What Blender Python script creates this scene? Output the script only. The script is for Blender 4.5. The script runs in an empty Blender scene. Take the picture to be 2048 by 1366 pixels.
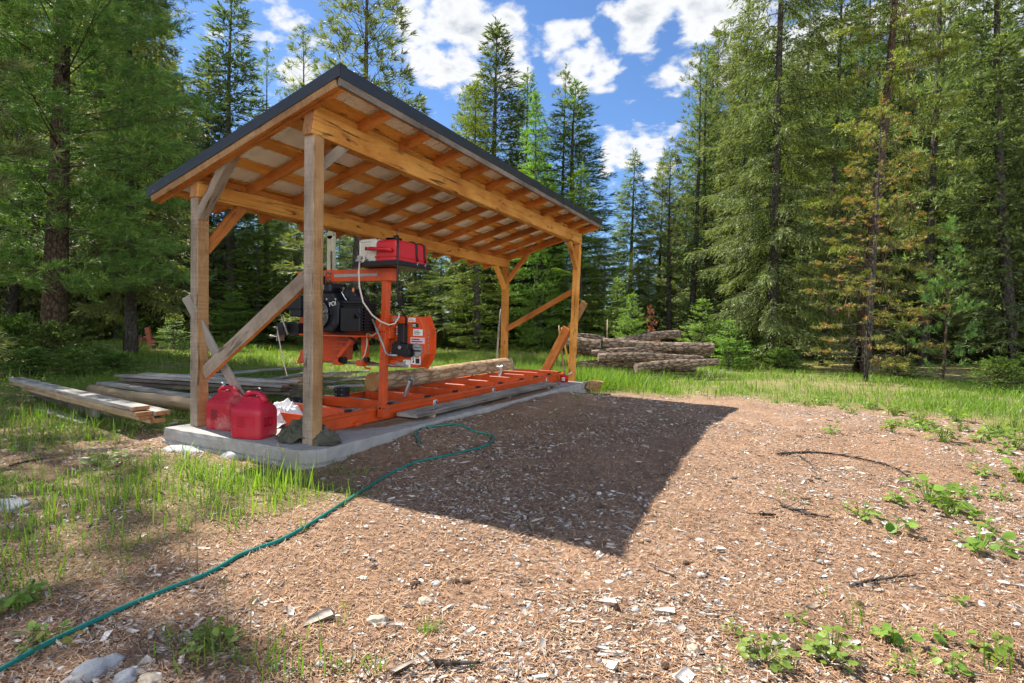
import bpy, bmesh, math, random
import numpy as np
from mathutils import Vector, Matrix, noise as mnoise
PI = math.pi
R_ = math.radians
scn = bpy.context.scene
COL = scn.collection
rng = np.random.default_rng(7)
random.seed(7)

# ------------------------------------------------------------------ camera
CAM = np.array([3.3988, -3.1386, 1.0042]); FPX = 1079.09
def _axes(pitch, roll, yaw):
    pi, ro, ya = map(math.radians, (pitch, roll, yaw))
    F = np.array([-math.sin(ya)*math.cos(pi), math.cos(ya)*math.cos(pi), math.sin(pi)])
    Rv = np.array([math.cos(ya), math.sin(ya), 0.0]); U = np.cross(Rv, F)
    return F, Rv*math.cos(ro)+U*math.sin(ro), -Rv*math.sin(ro)+U*math.cos(ro)
CF, CR, CU = _axes(-1.718, 1.0823, 26.9898)
cd = bpy.data.cameras.new('camera'); cam = bpy.data.objects.new('camera', cd); COL.objects.link(cam)
cd.sensor_width = 36.0; cd.lens = 36.0*FPX/2048.0; cd.clip_start = 0.05; cd.clip_end = 3000.0
M = Matrix.Identity(4)
for i in range(3):
    M[i][0] = CR[i]; M[i][1] = CU[i]; M[i][2] = -CF[i]; M[i][3] = CAM[i]
cam.matrix_world = M
scn.camera = cam
# measuring helpers: where a line of sight meets a level or an upright plane
def ray(x, y): return CF + CR*(x-1024)/FPX - CU*(y-683)/FPX
def bp(x, y, z=-0.17):
    d = ray(x, y); return CAM + d*(z-CAM[2])/d[2]
def atY(x, y, Y):
    d = ray(x, y); return CAM + d*(Y-CAM[1])/d[1]
def horizon_y(x): return 650.6 + 0.0189*(x-1024)
def atD(x, D):
    q = CAM + ray(x, horizon_y(x))*D; return q[0], q[1]

# ------------------------------------------------------------------ light
SUN = Vector((-2.3, 0.45, 3.0)).normalized()
sun_el = math.asin(SUN.z); sun_az = math.atan2(SUN.x, SUN.y)
ld = bpy.data.lights.new('sun', 'SUN'); ld.energy = 5.0; ld.angle = R_(0.53); ld.color = (1.0, 0.945, 0.85)
lo = bpy.data.objects.new('sun', ld); COL.objects.link(lo)
lo.rotation_euler = (-SUN).to_track_quat('-Z', 'Y').to_euler(); lo.location = (0, 0, 30)
scn.view_settings.view_transform = 'Standard'; scn.view_settings.look = 'None'
scn.view_settings.exposure = 1.22; scn.view_settings.gamma = 1.0
scn.view_settings.use_curve_mapping = False
scn.cycles.max_bounces = 7; scn.cycles.diffuse_bounces = 4; scn.cycles.transmission_bounces = 4
scn.cycles.glossy_bounces = 3; scn.cycles.transparent_max_bounces = 6
scn.cycles.use_adaptive_sampling = False
scn.cycles.sample_clamp_indirect = 2.0
scn.cycles.use_denoising = True; scn.cycles.denoiser = 'OPENIMAGEDENOISE'; scn.cycles.denoising_input_passes = 'RGB'; scn.cycles.denoising_prefilter = 'NONE'

world = bpy.data.worlds.new('World'); scn.world = world; world.use_nodes = True
wt = world.node_tree; wt.nodes.clear()
def WN(t, **k):
    n = wt.nodes.new(t)
    for a, b in k.items(): setattr(n, a, b)
    return n
def wl(a, b): wt.links.new(a, b)
wout = WN('ShaderNodeOutputWorld'); wbg = WN('ShaderNodeBackground'); wbg.inputs[1].default_value = 0.14
sky = WN('ShaderNodeTexSky', sky_type='NISHITA', sun_disc=False)
sky.sun_elevation = sun_el; sky.sun_rotation = sun_az; sky.altitude = 900; sky.air_density = 1.0
sky.dust_density = 0.35; sky.ozone_density = 2.2
tc = WN('ShaderNodeTexCoord')
sepn = WN('ShaderNodeSeparateXYZ'); wl(tc.outputs['Generated'], sepn.inputs[0])
zc = WN('ShaderNodeMath', operation='MAXIMUM'); wl(sepn.outputs[2], zc.inputs[0]); zc.inputs[1].default_value = 0.03
zadd = WN('ShaderNodeMath', operation='ADD'); wl(zc.outputs[0], zadd.inputs[0]); zadd.inputs[1].default_value = 0.25
pl_ = WN('ShaderNodeVectorMath', operation='DIVIDE'); wl(tc.outputs['Generated'], pl_.inputs[0])
cmb = WN('ShaderNodeCombineXYZ')
for i in range(2): wl(zadd.outputs[0], cmb.inputs[i])
cmb.inputs[2].default_value = 1.0
wl(cmb.outputs[0], pl_.inputs[1])
n1 = WN('ShaderNodeTexNoise'); n1.inputs['Scale'].default_value = 6.5; n1.inputs['Detail'].default_value = 9; n1.inputs['Roughness'].default_value = 0.57; n1.inputs['Distortion'].default_value = 0.12
wl(pl_.outputs[0], n1.inputs['Vector'])
n2 = WN('ShaderNodeTexNoise'); n2.inputs['Scale'].default_value = 13; n2.inputs['Detail'].default_value = 6; n2.inputs['Roughness'].default_value = 0.6
wl(pl_.outputs[0], n2.inputs['Vector'])
nrm = WN('ShaderNodeVectorMath', operation='NORMALIZE'); wl(tc.outputs['Generated'], nrm.inputs[0])
# where the cumulus banks stand in the sky: centre direction, angular radius, weight
acc = None
for (px, py, rad, wgt) in [(930, 35, 150, 1.0), (830, 15, 80, .8), (1020, 105, 80, .9), (1150, 115, 85, .95), (1275, 55, 75, .9), (1200, 130, 70, .8), (1290, 120, 40, .6), (1400, 118, 60, .8),
                           (1480, 90, 140, 1.0), (1600, 150, 160, .9), (1340, 150, 60, .6),
                           (1265, 285, 80, .85), (1310, 320, 80, .75), (1240, 330, 60, .6), (1160, 400, 50, .6), (1250, 225, 45, .35), (1960, 60, 170, 1.0), (1830, 30, 110, .8), (2150, 150, 150, .9),
                           (580, 40, 60, .62), (425, 66, 36, .72), (600, 130, 85, .8), (370, 95, 30, .3),
                           (200, -300, 400, .6), (1500, -500, 500, .7), (-500, 200, 300, .8), (2600, 200, 300, .8)]:
    d = Vector(ray(px, py)).normalized()
    ln = Vector(ray(px, py)).length
    di = WN('ShaderNodeVectorMath', operation='DISTANCE'); wl(nrm.outputs[0], di.inputs[0]); di.inputs[1].default_value = d
    mr = WN('ShaderNodeMapRange', interpolation_type='SMOOTHSTEP')
    wl(di.outputs['Value'], mr.inputs[0]); mr.inputs[1].default_value = 0.0; mr.inputs[2].default_value = 1.5*rad/FPX/ln
    mr.inputs[3].default_value = wgt; mr.inputs[4].default_value = 0.0
    if acc is None: acc = mr.outputs[0]
    else:
        mx = WN('ShaderNodeMath', operation='MAXIMUM'); wl(acc, mx.inputs[0]); wl(mr.outputs[0], mx.inputs[1]); acc = mx.outputs[0]
for d, rad, wgt in [((0.30, -0.90, 0.22), .55, 1.0), ((0.75, -0.60, 0.22), .50, 1.0), ((0.98, -0.15, 0.22), .45, 1.0), ((-0.35, -0.92, 0.22), .45, .9), ((0.2, -0.5, 1.0), .30, .7)]:  # extra cloud bank out of view, put in as frontal fill light
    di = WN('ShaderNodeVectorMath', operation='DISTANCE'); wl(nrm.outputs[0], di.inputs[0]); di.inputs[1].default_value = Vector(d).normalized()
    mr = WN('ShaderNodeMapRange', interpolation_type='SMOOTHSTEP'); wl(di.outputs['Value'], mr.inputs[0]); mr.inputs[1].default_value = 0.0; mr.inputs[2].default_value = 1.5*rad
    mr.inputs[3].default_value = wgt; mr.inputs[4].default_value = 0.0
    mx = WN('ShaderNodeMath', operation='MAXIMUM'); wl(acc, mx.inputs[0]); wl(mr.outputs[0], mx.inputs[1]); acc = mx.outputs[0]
m1 = WN('ShaderNodeMath', operation='MULTIPLY_ADD'); wl(acc, m1.inputs[0]); m1.inputs[1].default_value = 0.44; wl(n1.outputs[0], m1.inputs[2])
m2 = WN('ShaderNodeMath', operation='MULTIPLY_ADD'); wl(n2.outputs[0], m2.inputs[0]); m2.inputs[1].default_value = 0.26; wl(m1.outputs[0], m2.inputs[2])
cov = WN('ShaderNodeMapRange', interpolation_type='SMOOTHSTEP'); wl(m2.outputs[0], cov.inputs[0]); cov.inputs[1].default_value = 0.81; cov.inputs[2].default_value = 0.96
# cloud colour: thick parts of the cloud are greyer underneath
cden = WN('ShaderNodeMapRange', interpolation_type='SMOOTHSTEP'); wl(m2.outputs[0], cden.inputs[0]); cden.inputs[1].default_value = 0.98; cden.inputs[2].default_value = 1.22
ccol = WN('ShaderNodeMixRGB'); wl(cden.outputs[0], ccol.inputs[0])
ccol.inputs[1].default_value = (3.0, 3.05, 3.12, 1); ccol.inputs[2].default_value = (1.45, 1.65, 1.95, 1)
skyb = WN('ShaderNodeMixRGB', blend_type='MULTIPLY'); skyb.inputs[0].default_value = 1.0; wl(sky.outputs[0], skyb.inputs[1]); skyb.inputs[2].default_value = (0.36, 0.45, 0.55, 1)
# added fill: unseen clouds behind the camera are brightened to light trees and shed
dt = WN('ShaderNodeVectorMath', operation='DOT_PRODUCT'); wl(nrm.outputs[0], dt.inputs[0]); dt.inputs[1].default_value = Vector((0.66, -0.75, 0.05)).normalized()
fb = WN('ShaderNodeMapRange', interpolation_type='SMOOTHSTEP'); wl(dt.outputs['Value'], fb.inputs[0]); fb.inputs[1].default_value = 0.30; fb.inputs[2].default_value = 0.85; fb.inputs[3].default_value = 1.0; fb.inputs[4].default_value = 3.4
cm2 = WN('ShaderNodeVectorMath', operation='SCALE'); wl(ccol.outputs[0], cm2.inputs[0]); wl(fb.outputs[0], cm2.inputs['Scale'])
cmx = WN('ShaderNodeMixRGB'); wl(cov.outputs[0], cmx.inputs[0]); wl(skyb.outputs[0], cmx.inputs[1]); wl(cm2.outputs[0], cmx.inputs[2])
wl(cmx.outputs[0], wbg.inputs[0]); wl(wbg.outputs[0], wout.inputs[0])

# ------------------------------------------------------------------ object helpers
def tag(o, label=None, cat=None, group=None, kind=None):
    if label: o['label'] = label
    if cat: o['category'] = cat
    if group: o['group'] = group
    if kind: o['kind'] = kind
    return o
def empty(name, loc, rz=0.0):
    o = bpy.data.objects.new(name, None); COL.objects.link(o)
    o.empty_display_size = 0.2; o.location = loc; o.rotation_euler = (0, 0, rz); return o
def thing(name, label, cat, loc=(0, 0, 0), rz=0.0, group=None):
    return tag(empty(name, loc, rz), label, cat, group)
def origin(parent):
    v = Vector((0, 0, 0)); o = parent
    while o is not None: v = v + Vector(o.location); o = o.parent
    return v
def link(name, me, mats, parent=None):
    o = bpy.data.objects.new(name, me); COL.objects.link(o)
    for m in (mats if isinstance(mats, (list, tuple)) else [mats]): me.materials.append(m)
    if parent is not None: o.parent = parent
    return o
def npmesh(name, V, F, tint=None, smooth=False, mi=None):
    """V (n,3); F (m,k) index array with one face size"""
    me = bpy.data.meshes.new(name)
    V = np.asarray(V, np.float32); F = np.asarray(F, np.int32)
    k = F.shape[1]; m = F.shape[0]
    me.vertices.add(len(V)); me.vertices.foreach_set('co', V.ravel())
    me.loops.add(m*k); me.loops.foreach_set('vertex_index', F.ravel())
    me.polygons.add(m); me.polygons.foreach_set('loop_start', np.arange(0, m*k, k, dtype=np.int32))
    me.polygons.foreach_set('loop_total', np.full(m, k, np.int32))
    if smooth: me.polygons.foreach_set('use_smooth', np.ones(m, bool))
    if mi is not None: me.polygons.foreach_set('material_index', np.asarray(mi, np.int32))
    me.update(calc_edges=True)
    if tint is not None:
        a = me.attributes.new('tint', 'FLOAT', 'POINT'); a.data.foreach_set('value', np.asarray(tint, np.float32))
    return me
def basis(d, up=(0, 0, 1)):
    d = Vector(d).normalized(); u = Vector(up)
    s = d.cross(u)
    if s.length < 1e-4: s = d.cross(Vector((0, 1, 0)))
    s.normalize(); return d, s, s.cross(d).normalized()
class MB:
    def __init__(self): self.v = []; self.f = []; self.m = []; self.sm = []
    def add(self, vs, fs, mi=0, smooth=False):
        b = len(self.v); self.v += [tuple(p) for p in vs]
        for f in fs: self.f.append([b+i for i in f]); self.m.append(mi); self.sm.append(smooth)
        return self
    def box(self, c, s, mi=0, rz=0.0, rot=None):
        hx, hy, hz = s[0]/2, s[1]/2, s[2]/2
        mt = rot if rot is not None else Matrix.Rotation(rz, 3, 'Z')
        vs = [Vector(c)+mt @ Vector((x, y, z)) for x in (-hx, hx) for y in (-hy, hy) for z in (-hz, hz)]
        return self.add(vs, [(0, 1, 3, 2), (4, 6, 7, 5), (0, 4, 5, 1), (2, 3, 7, 6), (0, 2, 6, 4), (1, 5, 7, 3)], mi)
    def bar(self, p0, p1, w, h, up=(0, 0, 1), mi=0):
        d, s, u = basis(Vector(p1)-Vector(p0), up)
        vs = []
        for p in (Vector(p0), Vector(p1)):
            for a, b in ((-1, -1), (1, -1), (1, 1), (-1, 1)): vs.append(p+s*(a*w/2)+u*(b*h/2))
        return self.add(vs, [(3, 2, 1, 0), (4, 5, 6, 7), (0, 1, 5, 4), (1, 2, 6, 5), (2, 3, 7, 6), (3, 0, 4, 7)], mi)
    def prism(self, poly, ext, mi=0):
        n = len(poly); e = Vector(ext)
        vs = [Vector(p) for p in poly]+[Vector(p)+e for p in poly]
        fs = [tuple(range(n))[::-1], tuple(range(n, 2*n))]+[(i, (i+1) % n, n+(i+1) % n, n+i) for i in range(n)]
        return self.add(vs, fs, mi)
    def tube(self, pts, r, n=8, mi=0, caps=True, smooth=True, close=False):
        pts = [Vector(p) for p in pts]; m = len(pts)
        rs = r if isinstance(r, (list, tuple)) else [r]*m
        vs = []; prev = None
        for i, p in enumerate(pts):
            if close: t = pts[(i+1) % m]-pts[i-1]
            else: t = pts[min(i+1, m-1)]-pts[max(i-1, 0)]
            t = t.normalized() if t.length > 1e-9 else Vector((0, 0, 1))
            if prev is None: _, s, u = basis(t)
            else:
                s = prev-t*prev.dot(t)
                s = s.normalized() if s.length > 1e-6 else basis(t)[1]
                u = t.cross(s)
            prev = s
            for k in range(n):
                a = 2*PI*k/n; vs.append(p+(s*math.cos(a)+u*math.sin(a))*rs[i])
        fs = []
        for i in range(m if close else m-1):
            j = (i+1) % m
            for k in range(n):
                fs.append((i*n+k, i*n+(k+1) % n, j*n+(k+1) % n, j*n+k))
        self.add(vs, fs, mi, smooth)
        if caps and not close:
            b = len(self.v)-len(vs)
            self.f.append([b+k for k in range(n)][::-1]); self.m.append(mi); self.sm.append(False)
            self.f.append([b+(m-1)*n+k for k in range(n)]); self.m.append(mi); self.sm.append(False)
        return self
    def cyl(self, p0, p1, r0, r1=None, n=16, mi=0): return self.tube([p0, p1], [r0, r0 if r1 is None else r1], n, mi)
    def ell(self, c, s, n=12, m=8, mi=0, rot=None):
        vs = []; fs = []
        for i in range(m+1):
            th = PI*i/m
            for k in range(n):
                a = 2*PI*k/n
                q = Vector((s[0]*math.sin(th)*math.cos(a), s[1]*math.sin(th)*math.sin(a), s[2]*math.cos(th)))
                if rot is not None: q = rot @ q
                vs.append(Vector(c)+q)
        for i in range(m):
            for k in range(n): fs.append((i*n+k, (i+1)*n+k, (i+1)*n+(k+1) % n, i*n+(k+1) % n))
        return self.add(vs, fs, mi, True)
    def build(self, name, mats, parent=None, bevel=0.0, seg=2, local=False):
        off = Vector((0, 0, 0)) if (parent is None or local) else origin(parent)
        me = bpy.data.meshes.new(name)
        me.from_pydata([tuple(Vector(p)-off) for p in self.v], [], self.f)
        for p, mi, s in zip(me.polygons, self.m, self.sm): p.material_index = mi; p.use_smooth = s
        me.update()
        o = link(name, me, mats, parent)
        if bevel > 0:
            b = o.modifiers.new('bevel', 'BEVEL'); b.width = bevel; b.segments = seg; b.limit_method = 'ANGLE'; b.angle_limit = R_(40)
        return o
def copy_tree(root, loc, rz=0.0, scale=(1, 1, 1), label=None, group=None):
    r = root.copy(); COL.objects.link(r); r.location = loc; r.rotation_euler = (0, 0, rz); r.scale = scale
    if label: r['label'] = label
    if group: r['group'] = group
    for ch in root.children:
        c = ch.copy(); COL.objects.link(c); c.parent = r
        for g in ch.children:
            d = g.copy(); COL.objects.link(d); d.parent = c
    return r

# ------------------------------------------------------------------ materials
def newmat(name):
    m = bpy.data.materials.new(name); m.use_nodes = True
    nt = m.node_tree; nt.nodes.clear()
    def N(t, **k):
        n = nt.nodes.new(t)
        for a, b in k.items(): setattr(n, a, b)
        return n
    return m, nt, N, nt.links.new
def c4(c): return (c[0], c[1], c[2], 1.0)
def ramp(N, stops):
    r = N('ShaderNodeValToRGB'); e = r.color_ramp.elements
    while len(e) < len(stops): e.new(0.5)
    for i, (p, c) in enumerate(stops): e[i].position = p; e[i].color = c4(c)
    return r
def mat_simple(name, ca, cb=None, rough=0.6, scale=8.0, metal=0.0, bump=0.0, detail=6, spec=0.4, dirt=None, dscale=3.0, damt=0.5):
    m, nt, N, L = newmat(name)
    b = N('ShaderNodeBsdfPrincipled'); o = N('ShaderNodeOutputMaterial'); L(b.outputs[0], o.inputs[0])
    t = N('ShaderNodeTexCoord'); n = N('ShaderNodeTexNoise'); n.inputs['Scale'].default_value = scale; n.inputs['Detail'].default_value = detail
    n.inputs['Roughness'].default_value = 0.65
    L(t.outputs['Object'], n.inputs['Vector'])
    r = ramp(N, [(0.3, ca), (0.7, cb or ca)]); L(n.outputs[0], r.inputs[0]); col = r.outputs[0]
    if dirt:
        n2 = N('ShaderNodeTexNoise'); n2.inputs['Scale'].default_value = dscale; n2.inputs['Detail'].default_value = 8; n2.inputs['Roughness'].default_value = 0.7
        L(t.outputs['Object'], n2.inputs['Vector'])
        mr = N('ShaderNodeMapRange'); L(n2.outputs[0], mr.inputs[0]); mr.inputs[1].default_value = 0.5; mr.inputs[2].default_value = 0.68; mr.inputs[4].default_value = damt
        mx = N('ShaderNodeMixRGB'); L(mr.outputs[0], mx.inputs[0]); L(col, mx.inputs[1]); mx.inputs[2].default_value = c4(dirt); col = mx.outputs[0]
    L(col, b.inputs['Base Color'])
    b.inputs['Metallic'].default_value = metal; b.inputs['Specular IOR Level'].default_value = spec
    rr = N('ShaderNodeMapRange'); L(n.outputs[0], rr.inputs[0]); rr.inputs[3].default_value = max(0.05, rough-0.12); rr.inputs[4].default_value = min(1, rough+0.12); L(rr.outputs[0], b.inputs['Roughness'])
    if bump > 0:
        bm = N('ShaderNodeBump'); bm.inputs['Strength'].default_value = bump; bm.inputs['Distance'].default_value = 0.01
        L(n.outputs[0], bm.inputs['Height']); L(bm.outputs[0], b.inputs['Normal'])
    return m
def mat_wood(name, stops, grain=1.0, crack=0.5, saw=0.0, rough=0.75, knots=0.5, cracksc=1.0, crackcol=(0.03, 0.018, 0.01)):
    """timber with its length along local X"""
    m, nt, N, L = newmat(name)
    b = N('ShaderNodeBsdfPrincipled'); o = N('ShaderNodeOutputMaterial'); L(b.outputs[0], o.inputs[0])
    t = N('ShaderNodeTexCoord'); oi = N('ShaderNodeObjectInfo')
    va = N('ShaderNodeVectorMath', operation='MULTIPLY_ADD'); L(oi.outputs['Random'], va.inputs[0]); va.inputs[1].default_value = (37, 11, 23); L(t.outputs['Object'], va.inputs[2])
    def noise(sc, scale, det=6, rgh=0.6, dist=0.0):
        mp = N('ShaderNodeMapping'); mp.inputs['Scale'].default_value = sc; L(va.outputs[0], mp.inputs[0])
        n = N('ShaderNodeTexNoise'); n.inputs['Scale'].default_value = scale; n.inputs['Detail'].default_value = det; n.inputs['Roughness'].default_value = rgh; n.inputs['Distortion'].default_value = dist
        L(mp.outputs[0], n.inputs['Vector']); return n
    ng = noise((0.9, 17, 17), 1.6*grain, 5, 0.6, 0.7)      # broad grain
    nf = noise((2.5, 130, 130), 1.3, 3, 0.7)               # fine fibre
    nb = noise((1, 1.6, 1.6), 2.2, 4, 0.55)                # blotches
    # contour lines of the broad grain = growth rings
    mu = N('ShaderNodeMath', operation='MULTIPLY'); L(ng.outputs[0], mu.inputs[0]); mu.inputs[1].default_value = 9.0
    fr = N('ShaderNodeMath', operation='PINGPONG'); L(mu.outputs[0], fr.inputs[0]); fr.inputs[1].default_value = 0.5
    a1 = N('ShaderNodeMath', operation='MULTIPLY_ADD'); L(fr.outputs[0], a1.inputs[0]); a1.inputs[1].default_value = 0.38; L(nb.outputs[0], a1.inputs[2])
    a2 = N('ShaderNodeMath', operation='MULTIPLY_ADD'); L(nf.outputs[0], a2.inputs[0]); a2.inputs[1].default_value = 0.30; L(a1.outputs[0], a2.inputs[2])
    a3 = N('ShaderNodeMath', operation='SUBTRACT'); L(a2.outputs[0], a3.inputs[0]); a3.inputs[1].default_value = 0.25
    r = ramp(N, stops); L(a3.outputs[0], r.inputs[0]); col = r.outputs[0]
    # per piece tone
    hs = N('ShaderNodeHueSaturation'); L(col, hs.inputs['Color'])
    mr = N('ShaderNodeMapRange'); L(oi.outputs['Random'], mr.inputs[0]); mr.inputs[3].default_value = 0.82; mr.inputs[4].default_value = 1.15; L(mr.outputs[0], hs.inputs['Value']); col = hs.outputs[0]
    if knots > 0:
        mp = N('ShaderNodeMapping'); mp.inputs['Scale'].default_value = (3.1, 8.0, 8.0); L(va.outputs[0], mp.inputs[0])
        vo = N('ShaderNodeTexVoronoi'); vo.inputs['Scale'].default_value = 1.0; L(mp.outputs[0], vo.inputs['Vector'])
        kr = N('ShaderNodeMapRange'); L(vo.outputs['Distance'], kr.inputs[0]); kr.inputs[1].default_value = 0.09; kr.inputs[2].default_value = 0.2; kr.inputs[3].default_value = knots; kr.inputs[4].default_value = 0.0
        mx = N('ShaderNodeMixRGB'); L(kr.outputs[0], mx.inputs[0]); L(col, mx.inputs[1]); mx.inputs[2].default_value = (0.10, 0.042, 0.016, 1); col = mx.outputs[0]
    hgt = a2.outputs[0]
    if crack > 0:
        nc = noise((0.55*cracksc, 9, 9), 1.1, 3, 0.5, 0.35); nd = noise((1.5, 3, 3), 1.0, 2)
        s = N('ShaderNodeMath', operation='SUBTRACT'); L(nc.outputs[0], s.inputs[0]); s.inputs[1].default_value = 0.5
        ab = N('ShaderNodeMath', operation='ABSOLUTE'); L(s.outputs[0], ab.inputs[0])
        cr = N('ShaderNodeMapRange'); L(ab.outputs[0], cr.inputs[0]); cr.inputs[1].default_value = 0.006; cr.inputs[2].default_value = 0.016; cr.inputs[3].default_value = 1.0; cr.inputs[4].default_value = 0.0
        gm = N('ShaderNodeMapRange'); L(nd.outputs[0], gm.inputs[0]); gm.inputs[1].default_value = 0.44; gm.inputs[2].default_value = 0.54; gm.inputs[4].default_value = crack
        mm = N('ShaderNodeMath', operation='MULTIPLY'); L(cr.outputs[0], mm.inputs[0]); L(gm.outputs[0], mm.inputs[1])
        mx = N('ShaderNodeMixRGB'); L(mm.outputs[0], mx.inputs[0]); L(col, mx.inputs[1]); mx.inputs[2].default_value = c4(crackcol); col = mx.outputs[0]
        sb = N('ShaderNodeMath', operation='SUBTRACT'); L(hgt, sb.inputs[0]); L(mm.outputs[0], sb.inputs[1]); hgt = sb.outputs[0]
    if saw > 0:
        ns = noise((160, 3, 3), 1.0, 2); ms = N('ShaderNodeMapRange'); L(ns.outputs[0], ms.inputs[0]); ms.inputs[1].default_value = 0.42; ms.inputs[2].default_value = 0.6; ms.inputs[3].default_value = 1-saw; ms.inputs[4].default_value = 1.0
        mx = N('ShaderNodeMixRGB', blend_type='MULTIPLY'); mx.inputs[0].default_value = 1.0; L(col, mx.inputs[1]); L(ms.outputs[0], mx.inputs[2]); col = mx.outputs[0]
    L(col, b.inputs['Base Color']); b.inputs['Roughness'].default_value = rough; b.inputs['Specular IOR Level'].default_value = 0.25
    bm = N('ShaderNodeBump'); bm.inputs['Strength'].default_value = 0.45; bm.inputs['Distance'].default_value = 0.006
    L(hgt, bm.inputs['Height']); L(bm.outputs[0], b.inputs['Normal'])
    return m
def mat_leaf(name, stops, transl=0.35, rough=0.5, tcol=None, obj_var=0.25, spec=0.45):
    """foliage: colour along a ramp by the mesh's own random tint"""
    m, nt, N, L = newmat(name)
    o = N('ShaderNodeOutputMaterial'); b = N('ShaderNodeBsdfPrincipled'); tr = N('ShaderNodeBsdfTranslucent'); mx = N('ShaderNodeMixShader')
    at = N('ShaderNodeAttribute'); at.attribute_name = 'tint'
    r = ramp(N, stops); L(at.outputs['Fac'], r.inputs[0])
    oi = N('ShaderNodeObjectInfo'); hs = N('ShaderNodeHueSaturation'); L(r.outputs[0], hs.inputs['Color'])
    mr = N('ShaderNodeMapRange'); L(oi.outputs['Random'], mr.inputs[0]); mr.inputs[3].default_value = 1-obj_var; mr.inputs[4].default_value = 1+obj_var; L(mr.outputs[0], hs.inputs['Value'])
    mh = N('ShaderNodeMath', operation='MULTIPLY_ADD'); L(oi.outputs['Random'], mh.inputs[0]); mh.inputs[1].default_value = 0.05*obj_var*4; mh.inputs[2].default_value = 0.5-0.025*obj_var*4; L(mh.outputs[0], hs.inputs['Hue'])
    L(hs.outputs[0], b.inputs['Base Color']); b.inputs['Roughness'].default_value = rough; b.inputs['Specular IOR Level'].default_value = spec
    tm = N('ShaderNodeMixRGB', blend_type='MULTIPLY'); tm.inputs[0].default_value = 1.0; L(hs.outputs[0], tm.inputs[1]); tm.inputs[2].default_value = c4(tcol or (1.5, 1.6, 0.7)); L(tm.outputs[0], tr.inputs[0])
    mx.inputs[0].default_value = transl; L(b.outputs[0], mx.inputs[1]); L(tr.outputs[0], mx.inputs[2]); L(mx.outputs[0], o.inputs[0])
    return m
def mat_tint(name, stops, rough=0.85, transl=0.0, nscale=0, namt=0.4):
    m, nt, N, L = newmat(name)
    o = N('ShaderNodeOutputMaterial'); b = N('ShaderNodeBsdfPrincipled'); L(b.outputs[0], o.inputs[0])
    at = N('ShaderNodeAttribute'); at.attribute_name = 'tint'; r = ramp(N, stops); L(at.outputs['Fac'], r.inputs[0]); col = r.outputs[0]
    if nscale:
        t = N('ShaderNodeTexCoord'); n = N('ShaderNodeTexNoise'); n.inputs['Scale'].default_value = nscale; n.inputs['Detail'].default_value = 5; L(t.outputs['Object'], n.inputs['Vector'])
        mr = N('ShaderNodeMapRange'); L(n.outputs[0], mr.inputs[0]); mr.inputs[1].default_value = 0.3; mr.inputs[2].default_value = 0.7; mr.inputs[3].default_value = 1-namt; mr.inputs[4].default_value = 1+namt*0.5
        mm = N('ShaderNodeMixRGB', blend_type='MULTIPLY'); mm.inputs[0].default_value = 1; L(col, mm.inputs[1]); L(mr.outputs[0], mm.inputs[2]); col = mm.outputs[0]
    L(col, b.inputs['Base Color']); b.inputs['Roughness'].default_value = rough; b.inputs['Specular IOR Level'].default_value = 0.2
    return m
def mat_bark(name, ca, cb, cc, vs=9.0, bump=0.9, axis=2, plate=0.35, crk=0.35):
    m, nt, N, L = newmat(name)
    o = N('ShaderNodeOutputMaterial'); b = N('ShaderNodeBsdfPrincipled'); L(b.outputs[0], o.inputs[0])
    t = N('ShaderNodeTexCoord'); mp = N('ShaderNodeMapping'); s = [1.0, 1.0, 1.0]; s[axis] = plate; mp.inputs['Scale'].default_value = s; L(t.outputs['Object'], mp.inputs[0])
    n = N('ShaderNodeTexNoise'); n.inputs['Scale'].default_value = vs*1.3; n.inputs['Detail'].default_value = 8; n.inputs['Roughness'].default_value = 0.7; L(mp.outputs[0], n.inputs['Vector'])
    v = N('ShaderNodeTexVoronoi'); v.feature = 'DISTANCE_TO_EDGE'; v.inputs['Scale'].default_value = vs*1.5
    av = N('ShaderNodeVectorMath', operation='MULTIPLY_ADD'); L(n.outputs['Color'], av.inputs[0]); av.inputs[1].default_value = (0.12, 0.12, 0.12); L(mp.outputs[0], av.inputs[2]); L(av.outputs[0], v.inputs['Vector'])
    r = ramp(N, [(0.3, ca), (0.52, cb), (0.72, cc)]); L(n.outputs[0], r.inputs[0])
    cr = N('ShaderNodeMapRange'); L(v.outputs['Distance'], cr.inputs[0]); cr.inputs[1].default_value = 0.0; cr.inputs[2].default_value = 0.13; cr.inputs[3].default_value = crk; cr.inputs[4].default_value = 1.0
    mm = N('ShaderNodeMixRGB', blend_type='MULTIPLY'); mm.inputs[0].default_value = 1; L(r.outputs[0], mm.inputs[1]); L(cr.outputs[0], mm.inputs[2]); L(mm.outputs[0], b.inputs['Base Color'])
    b.inputs['Roughness'].default_value = 0.9; b.inputs['Specular IOR Level'].default_value = 0.15
    hm = N('ShaderNodeMath', operation='MULTIPLY_ADD'); L(n.outputs[0], hm.inputs[0]); hm.inputs[1].default_value = 0.7; L(cr.outputs[0], hm.inputs[2])
    bm = N('ShaderNodeBump'); bm.inputs['Strength'].default_value = bump; bm.inputs['Distance'].default_value = 0.02; L(hm.outputs[0], bm.inputs['Height']); L(bm.outputs[0], b.inputs['Normal'])
    return m

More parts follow.
